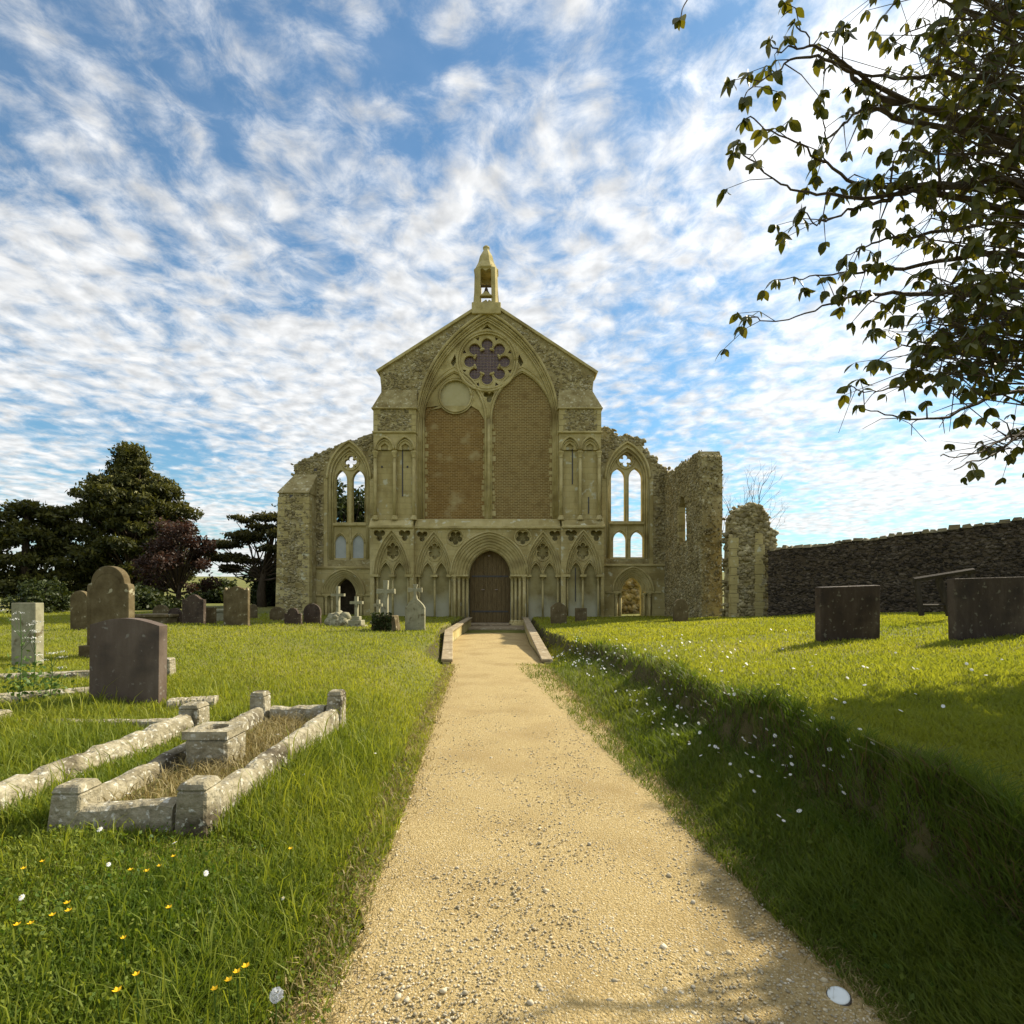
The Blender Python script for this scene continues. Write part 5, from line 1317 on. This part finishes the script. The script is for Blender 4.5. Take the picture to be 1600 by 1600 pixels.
# ------------------------------------------------------------------ trees behind
def tree(name, base, trunk_pts, r0, limbs, clumps, mat, size, label, per=120, flat=.45, group='trees behind the churchyard', stretch=1.7, upd=None):
    "limbs: list of polylines; clumps: list of (centre, radius)"
    o = empty(name, base); tag(o, label, 'tree', group)
    m = MB(); m.tube(trunk_pts, r0, 8, r0*.35)
    for l, r in limbs: m.tube(l, r, 5, r*.3)
    m.build('trunk', M['bark'], o, True)
    P = []; T = []
    for c, r in clumps:
        n = int(per*r*r) + 25; d = RNG.normal(size=(n, 3)); d /= np.linalg.norm(d, axis=1, keepdims=True)
        rr = RNG.uniform(.25, 1, (n, 1))**.6
        lump = 1+.35*np.sin(d[:, :1]*5+c[0])*np.sin(d[:, 1:2]*6+c[2])
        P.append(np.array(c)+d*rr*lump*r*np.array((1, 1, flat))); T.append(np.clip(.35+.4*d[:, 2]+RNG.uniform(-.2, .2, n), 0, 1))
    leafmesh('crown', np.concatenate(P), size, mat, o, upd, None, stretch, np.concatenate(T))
    return o

def cypress():
    B = W(205, 960, 44); B.z = .4; cl = []; lim = []
    tr = [(0, 0, -.3), (.2, 0, 3), (-.1, 0, 7), (.3, .2, 10), (.4, .2, 12.0)]
    # outline of the crown, half widths by height (metres) left / right
    prof = [(2.4, 3.6, 4.0), (3.6, 4.6, 4.8), (5.0, 5.0, 4.8), (6.4, 4.9, 4.7), (7.8, 4.5, 4.6), (9.0, 4.2, 4.2), (10.0, 3.4, 3.4), (10.9, 1.6, 2.6), (11.8, .7, 1.5), (12.4, .3, .6)]
    for z, l, r in prof:
        n = 18 if z < 11 else 8
        for k in range(n):
            a = 2*PI*k/n+random.uniform(-.3, .3); e = (r if math.cos(a) > 0 else l)*random.uniform(.55, 1.0)
            c = (math.cos(a)*e+.2, math.sin(a)*e*.8, z+random.uniform(-.6, .6)); rad = random.uniform(.55, 1.2)*(1 if z < 10.5 else .6)
            cl.append((c, rad)); lim.append(([(.1, 0, max(1.5, z-2.2)), (c[0]*.5, c[1]*.5, z-1.0), c], .12))
        for k in range(6): cl.append(((random.uniform(-.5, .4)*l, random.uniform(-.4, .4)*l, z+random.uniform(-.6, .6)), 1.3))
    tree('cypress_tree', B, tr, .55, lim, cl, M['cypress'], .15, 'tall dark broad cypress, the highest tree on the left', 230, .58, stretch=2.4, upd=(.75, (0, 0, .55)))
cypress()
def conifer(u, Y, hgt, half, label, dens=70):
    B = W(u, 960, Y); B.z = .3; cl = []; lim = []
    for z in np.arange(1.5, hgt, .9):
        e = half*(1-(z/hgt)**1.6)+.25
        for k in range(7):
            a = 2*PI*k/7+random.uniform(-.4, .4); c = (math.cos(a)*e*random.uniform(.5, 1), math.sin(a)*e*.7, z+random.uniform(-.5, .5)); cl.append((c, random.uniform(.7, 1.2)))
        lim.append(([(0, 0, z-.5), (e*.5*random.choice((-1, 1)), 0, z)], .08))
    tree('conifer_tree', B, [(0, 0, -.3), (0, 0, hgt*.5), (.1, 0, hgt)], .4, lim, cl, M['cypress'], .16, label, dens*2.6, .45, stretch=2.2, upd=(.8, (0, 0, .4)))
conifer(40, 41, 8.6, 4.2, 'dark ragged conifer at the far left edge')
conifer(92, 43, 8.2, 2.6, 'dark conifer between the left edge tree and the tall cypress')
conifer(-60, 40, 8.0, 4.5, 'dark conifer cut by the left edge of the picture')
def copper():
    B = W(278, 958, 36); B.z = .4; cl = []; lim = []
    for k in range(42):
        a = random.uniform(0, 2*PI); z = random.uniform(1.6, 5.9); e = 2.5*math.sqrt(max(.05, 1-((z-3.2)/3.0)**2))*random.uniform(.4, 1)
        c = (math.cos(a)*e, math.sin(a)*e*.9, z); cl.append((c, random.uniform(.45, .8))); lim.append(([(0, 0, 1.3), (c[0]*.5, c[1]*.5, z-.5), c], .06))
    tree('copper_leaved_tree', B, [(0, 0, -.3), (.05, 0, 1.5), (0, 0, 4.5)], .22, lim, cl, M['copper'], .12, 'small rounded copper-leaved tree right of the tall cypress', 420, .8)
copper()
def cedar():
    B = W(408, 952, 41); B.z = .6; cl = []; lim = []
    pads = ((-4.0, 4.2, 1.5), (-2.8, 4.9, 1.5), (-1.8, 3.9, 1.3), (-.6, 5.3, 1.7), (.4, 6.2, 1.6), (1.5, 6.7, 1.5), (2.6, 7.6, 1.2), (2.2, 5.4, 1.6), (1.2, 4.6, 1.4), (3.2, 6.3, 1.4), (-.8, 6.6, .9), (3.4, 4.6, 1.5), (-3.2, 3.2, 1.1), (2.9, 3.2, 1.5), (4.0, 7.9, 1.0))
    for x, z, r in pads:
        for k in range(3):
            c = (x+random.uniform(-.5, .5), random.uniform(-1.6, 1.6), z+random.uniform(-.25, .25)); cl.append((c, r*.78))
            lim.append(([(.1, 0, 1.5+.2*z), (x*.4+random.uniform(-.4, .4), c[1]*.4, (z+1.6)*.5+random.uniform(-.3, .3)), (x*.75+random.uniform(-.3, .3), c[1]*.7, z-.7+random.uniform(-.3, .2)), (c[0], c[1], z-.15)], .07))
    tree('spreading_cedar', B, [(.1, 0, -.4), (0, 0, 1.2), (.2, 0, 2.6), (.9, 0, 5.5)], .40, lim, cl, M['pine'], .13, 'flat-topped spreading pine with twisting trunk left of the church', 300, .26, stretch=2.2, upd=(.8, (0, 0, .5)))
cedar()
def bushy(name, u, Y, hgt, half, label, mat='bush', zc=.55, group='trees behind the churchyard', vb=960, per=170, size=.2):
    B = W(u, vb, Y); B.z = .3; cl = []; lim = []
    for k in range(44):
        a = random.uniform(0, 2*PI); z = random.uniform(.12, .95)*hgt; e = half*math.sqrt(max(.04, 1-((z/hgt-zc)/.6)**2))*random.uniform(.3, 1); c = (math.cos(a)*e, math.sin(a)*e, z)
        cl.append((c, half*random.uniform(.22, .36))); lim.append(([(0, 0, hgt*.1), (c[0]*.5, c[1]*.5, z*.6), c], .05))
    tree(name, B, [(0, 0, -.3), (0, 0, hgt*.4), (.1, 0, hgt*.8)], .15, lim, cl, M[mat], size, label, per, .8, group)
bushy('round_bush', 66, 27, 1.9, 1.5, 'rounded dark bush beneath the left conifers', zc=.45, per=420, size=.10)
bushy('hedge_bush', 205, 33, 1.7, 2.2, 'low dark shrub behind the tall lichened headstone', zc=.4, per=280, size=.13)
bushy('hedge_bush', 335, 60, 2.6, 3.2, 'pale green shrub at the foot of the far field', zc=.4)
bushy('hedge_bush', 455, 46, 4.2, 3.8, 'dark shrubs behind the left buttress under the pine', zc=.4)
bushy('leafy_tree', 536, 44, 10.6, 3.2, 'leafy tree seen through the left aisle window', zc=.6)
bushy('leafy_tree', 572, 47, 10.0, 3.2, 'leafy tree seen low in the right light of the left aisle window', zc=.55)
# bare tree behind the wall stub
def bare():
    B = Vector((10.25, 24.5, .3)); o = empty('bare_tree', B); tag(o, 'bare leafless sapling tree between the ruined wall and the wall stub', 'tree')
    m = MB()
    def grow(p, d, l, r, lev):
        q1 = p+d*l*.5+Vector((random.uniform(-.06, .06), random.uniform(-.06, .06), 0)); q2 = p+d*l
        m.tube([p, q1, q2], r, 5 if lev < 2 else 3, r*.6, False)
        if lev >= 6: return
        for k in range(2 if lev else 4):
            nd = (d+Vector((random.uniform(-.6, .6), random.uniform(-.5, .5), random.uniform(-.05, .4)))).normalized(); grow(q2 if k < 2 else q1, nd, l*random.uniform(.62, .85), r*.62, lev+1)
    grow(Vector((0, 0, 0)), Vector((-.04, 0, 1)), 2.0, .07, 0)
    grow(Vector((0, 0, .8)), Vector((-.25, 0, .9)).normalized(), 1.8, .05, 1); grow(Vector((0, 0, 1.6)), Vector((.3, 0, .9)).normalized(), 1.9, .05, 1)
    m.build('trunk', M['dark_bark'], o)
bare()

# ------------------------------------------------------------------ the leafy tree overhanging from the right
def right_tree():
    TB = Vector((7.0, 4.6, 0)); TB.z = ground_at(TB.x, TB.y)
    T = empty('overhanging_tree', TB); tag(T, 'leafy broadleaf tree whose dark branches overhang the top right', 'tree')
    leader = [Vector((7.0, 4.6, TB.z-.3)), Vector((6.95, 4.6, 2.4)), Vector((6.95, 4.6, 4.0)), Vector((7.1, 4.7, 6.0)), Vector((7.2, 4.8, 8.0))]
    MB().tube([p-TB for p in leader], [.30, .26, .22, .16, .06], 10).build('trunk', M['bark'], T, True)
    def lead_at(z):
        for a, b in zip(leader[:-1], leader[1:]):
            if z <= b.z: return a.lerp(b, max(0, (z-a.z)/(b.z-a.z)))
        return leader[-1]
    # limbs: picture points of each bough from its tip inwards, with its distance
    L_ = [
     ([(1062, 30), (1080, -5), (1160, -50), (1300, -70), (1450, -40)], 3.48, 3.95),
     ([(1162, 152), (1180, 132), (1203, 118), (1235, 94), (1278, 88), (1325, 110), (1400, 150), (1500, 180), (1590, 200)], 3.34, 4.00),
     ([(1202, 66), (1218, 80), (1246, 73), (1280, 76), (1330, 108), (1380, 150)], 3.31, 3.90),
     ([(1244, 38), (1262, 60), (1290, 80), (1344, 114), (1420, 120), (1500, 120), (1590, 140)], 3.34, 4.10),
     ([(1163, 182), (1197, 202), (1240, 223), (1277, 247), (1325, 280), (1373, 290), (1467, 290), (1577, 285)], 3.27, 4.00),
     ([(1149, 230), (1171, 247), (1206, 280), (1254, 299), (1306, 306), (1392, 309), (1444, 295), (1577, 300)], 3.27, 4.00),
     ([(1247, 328), (1273, 347), (1296, 344), (1335, 328), (1391, 311), (1444, 297)], 3.31, 3.95),
     ([(1284, 172), (1288, 198), (1292, 215), (1325, 190), (1356, 168), (1420, 190), (1560, 220)], 3.38, 4.05),
     ([(1216, 437), (1249, 435), (1287, 430), (1335, 425), (1373, 423), (1467, 409), (1590, 400)], 3.76, 4.30),
     ([(1168, 493), (1201, 500), (1244, 496), (1296, 475), (1335, 463), (1396, 461), (1467, 458), (1590, 445)], 3.62, 4.20),
     ([(1318, 405), (1340, 392), (1365, 378), (1420, 370), (1590, 350)], 3.48, 4.15),
     ([(1325, 604), (1363, 613), (1401, 603), (1467, 590), (1590, 560)], 3.69, 4.30),
     ([(1344, 634), (1372, 644), (1420, 655), (1480, 650), (1590, 610)], 3.55, 4.25),
     ([(1374, 560), (1410, 540), (1470, 530), (1590, 510)], 3.41, 4.15),
     ([(1467, 712), (1505, 712), (1545, 700), (1600, 680)], 3.55, 4.20),
     ([(1491, 734), (1520, 722), (1560, 705), (1620, 670)], 3.48, 4.15),
     ([(1400, 60), (1450, 40), (1520, 30), (1620, 40)], 3.41, 4.10),
     ([(1380, 240), (1430, 235), (1500, 240), (1600, 245)], 3.20, 3.95),
    ]
    pts = []; twigs_leaf = []    # twigs_leaf: (position, direction) of leaf whorls
    for img, y0, y1 in L_:
        m = MB(); n = len(img); path_ = []
        for i, (u, v) in enumerate(img):
            t = i/(n-1); path_.append(W(u, v, y0+(y1-y0)*t))
        e = path_[-1]; tz = max(2.2, min(8.8, e.z*.78+.2)); a = lead_at(tz)
        path_ += [e.lerp(a, .4)+Vector((0, 0, .15)), e.lerp(a, .75)+Vector((0, 0, .05)), a]
        # smooth by resampling
        rs = []; k = len(path_)
        fine = []
        for i in range(k-1):
            p0, p1, p2, p3 = path_[max(i-1, 0)], path_[i], path_[i+1], path_[min(i+2, k-1)]
            for j in range(4):
                t = j/4; fine.append(.5*((2*p1)+(p2-p0)*t+(2*p0-5*p1+4*p2-p3)*t*t+(3*p1-p0-3*p2+p3)*t**3)+Vector((random.gauss(0, .008), random.gauss(0, .008), random.gauss(0, .008))))
        fine.append(path_[-1]); N_ = len(fine)
        rad = [.0038+.05*(i/N_)**2.2 for i in range(N_)]
        m.tube([p-TB for p in fine], rad, 5)
        d0 = (fine[0]-fine[2]).normalized(); twigs_leaf.append((fine[0], d0, 5, True))
        # side twigs
        acc = 0
        for i in range(2, int(N_*.86)):
            pts.append(fine[i])
            frac = i/N_
            if random.random() < .30+.45*frac:
                d = (fine[i-1]-fine[i]).normalized(); side = Vector((random.gauss(0, 1), random.gauss(0, 1), random.gauss(0, .8))); d2 = (d*.7+side.normalized()*.9).normalized()
                l = random.uniform(.08, .26)*(1+.8*frac)
                q1 = fine[i]+d2*l*.5+Vector((0, 0, .02)); q2 = fine[i]+d2*l+Vector((random.gauss(0, .03), random.gauss(0, .03), -.03))
                m.tube([fine[i]-TB, q1-TB, q2-TB], rad[i]*.5+.001, 4, .002, False); twigs_leaf.append((q2, d2, random.randint(3, 6), frac < .55))
                if random.random() < .6: twigs_leaf.append((q1, d2, 2, frac < .5))
        m.build('branch', M['dark_bark'], T)
    # inner crown: boughs outside the open fringe, all round the leader
    m = MB()
    kept = 0; tries = 0
    while kept < 250 and tries < 6000:
        tries += 1; front = kept < 135
        if front:    # the part in view, right-hand third of the picture
            u = 1600-abs(random.gauss(0, 1))*95; v = random.choice((random.uniform(-40, 700), random.uniform(440, 715)))
            lim_u = np.interp(v, [0, 120, 250, 330, 420, 520, 600, 680, 720], [1385, 1400, 1400, 1430, 1430, 1440, 1420, 1450, 1510])
            if u < lim_u: u = lim_u+random.uniform(0, 90)
            p = W(u, v, random.uniform(3.3, 4.9))
        else:
            a = random.uniform(0, 2*PI); rr = 4.2*math.sqrt(random.random()); p = Vector((7.3+rr*math.cos(a), 5.6+rr*math.sin(a)*.95, random.uniform(2.9, 8.0)))
            if p.y > .5 and 800+FPX*p.x/p.y < 1480: continue
            if math.hypot(p.x-7.3, p.y-5.6) > 4.2-(abs(p.z-4.8)*.35): continue
        sx, sy = p.x-1.07*(p.z-.4), p.y-.7*(p.z-.4)      # crown shaped for the light
        if sy > 1.7 and sx < 1.7: continue
        if sy > 4.3+max(0, sx-3)*.5: continue
        kept += 1
        a = lead_at(min(9, max(2.5, p.z-.8))); mid = a.lerp(p, .55)+Vector((random.gauss(0, .12), random.gauss(0, .12), .25))
        m2 = mid.lerp(p, .5)+Vector((random.gauss(0, .09), random.gauss(0, .09), random.gauss(.03, .08))); m.tube([a-TB, a.lerp(mid, .5)-TB+Vector((0, 0, .12)), mid-TB, m2-TB, p-TB], .026, 4, .003, False)
        for j in range(6 if front else 13):
            q1 = p+Vector((random.gauss(0, .22), random.gauss(0, .22), random.gauss(0, .16))); m.tube([p-TB, q1-TB], .004, 3, .002, False)
            twigs_leaf.append((q1, (q1-p).normalized(), random.randint(2, 5), False))
    # unseen leaf clumps, added along the sun's rays to shade the bank
    for k in range(340):
        gx, gy, hz = random.uniform(1.9, 5.4), random.uniform(.6, 4.3), random.uniform(2.4, 6.2)
        p = Vector((gx+1.07*hz, gy+.7*hz, hz+.7))
        if 800+FPX*p.x/p.y < 1610: continue
        a = lead_at(min(7.8, max(2.2, p.z-.8))); mid = a.lerp(p, .5)+Vector((random.gauss(0, .15), random.gauss(0, .15), .2))
        m.tube([a-TB, mid-TB, p-TB], .026, 4, .003, False)
        for j in range(13):
            q1 = p+Vector((random.gauss(0, .25), random.gauss(0, .25), random.gauss(0, .18))); twigs_leaf.append((q1, (q1-p).normalized(), random.randint(3, 6), False))
    m.build('branch', M['dark_bark'], T)
    # leaves: drooping whorls
    def leaf_mesh(i):
        w = .26+.03*i; bend = .16+.05*i; cup = .06
        vs = []; rows = [(0, .02), (.18, .62), (.42, 1.0), (.68, .82), (.88, .36), (1.0, 0.02)]
        for t, ww in rows:
            z = -bend*t*t
            vs += [(t, -w*ww, z+cup*ww), (t, 0, z), (t, w*ww, z+cup*ww)]
        fs = []
        for r in range(len(rows)-1):
            for c in range(2): fs.append((r*3+c, (r+1)*3+c, (r+1)*3+c+1, r*3+c+1))
        return np.array(vs), np.array(fs)
    LM = [leaf_mesh(i) for i in range(3)]
    recs = []
    for p, d, n, near in twigs_leaf:
        sx, sy = p.x-1.07*p.z, p.y-.7*p.z
        if sy > 1.75 and sx < 1.0: continue  # leaf whorls whose shadow would reach the sunlit path are dropped
        if p.y > 0 and HOR-FPX*(p.z-EYE)/p.y > 772 and p.x < p.y: continue
        for j in range(n):
            a = 2*PI*j/n+random.uniform(-.5, .5)
            side = Vector((math.cos(a), math.sin(a), random.uniform(-.9, .1)))
            dd = (d*.45+side*.8+Vector((0, 0, -.55))).normalized(); s = random.uniform(.05, .105) if p.x < p.y*1.0 else random.uniform(.08, .14)
            nrm = Vector((random.gauss(0, .55), random.gauss(0, .55), 1)); y = nrm.cross(dd).normalized(); z = dd.cross(y)
            recs.append((Matrix(((dd.x*s, y.x*s, z.x*s, p.x-TB.x), (dd.y*s, y.y*s, z.y*s, p.y-TB.y), (dd.z*s, y.z*s, z.z*s, p.z-TB.z), (0, 0, 0, 1))), near, s/max(1, p.y), j % 3, random.random(), p))
    def in_view(p):
        u = 800+FPX*p.x/p.y; v = HOR-FPX*(p.z-EYE)/p.y; return 0 < u < 1600 and 0 < v < 1600
    recs.sort(key=lambda r: (not (r[1] and in_view(r[5])), -r[2]))
    meshes = []
    for i, (v, f) in enumerate(LM):
        for tn in (.15, .5, .85):
            me = bpy.data.meshes.new('leaf'); me.from_pydata(v.tolist(), [], f.tolist()); at = me.attributes.new('tone', 'FLOAT', 'POINT'); at.data.foreach_set('value', np.full(len(v), tn, np.float32))
            me.materials.append(M['leaf']); me.polygons.foreach_set('use_smooth', [True]*len(f)); meshes.append(me)
    for mat, near, s, i, tn, p in recs[:300]:
        o = bpy.data.objects.new('leaf', meshes[i*3+int(tn*2.99)]); COL.objects.link(o); o.parent = T; o.matrix_local = mat
    rest = recs[300:]; V = []; F = []; tone = []; off = 0
    for i in range(3):
        g = [r for r in rest if r[3] == i]
        if not g: continue
        v, f = LM[i]; A = np.array([np.array(r[0]) for r in g]); vv = np.einsum('nij,kj->nki', A[:, :3, :3], v)+A[:, None, :3, 3]
        V.append(vv.reshape(-1, 3)); F.append((f[None]+(np.arange(len(g))*len(v))[:, None, None]).reshape(-1, 4)+off); off += len(g)*len(v); tone.append(np.repeat([r[4] for r in g], len(v)))
    np_mesh('leaves', np.concatenate(V), np.concatenate(F), M['leaf'], T, {'tone': np.concatenate(tone)}, 'stuff', True)
right_tree()
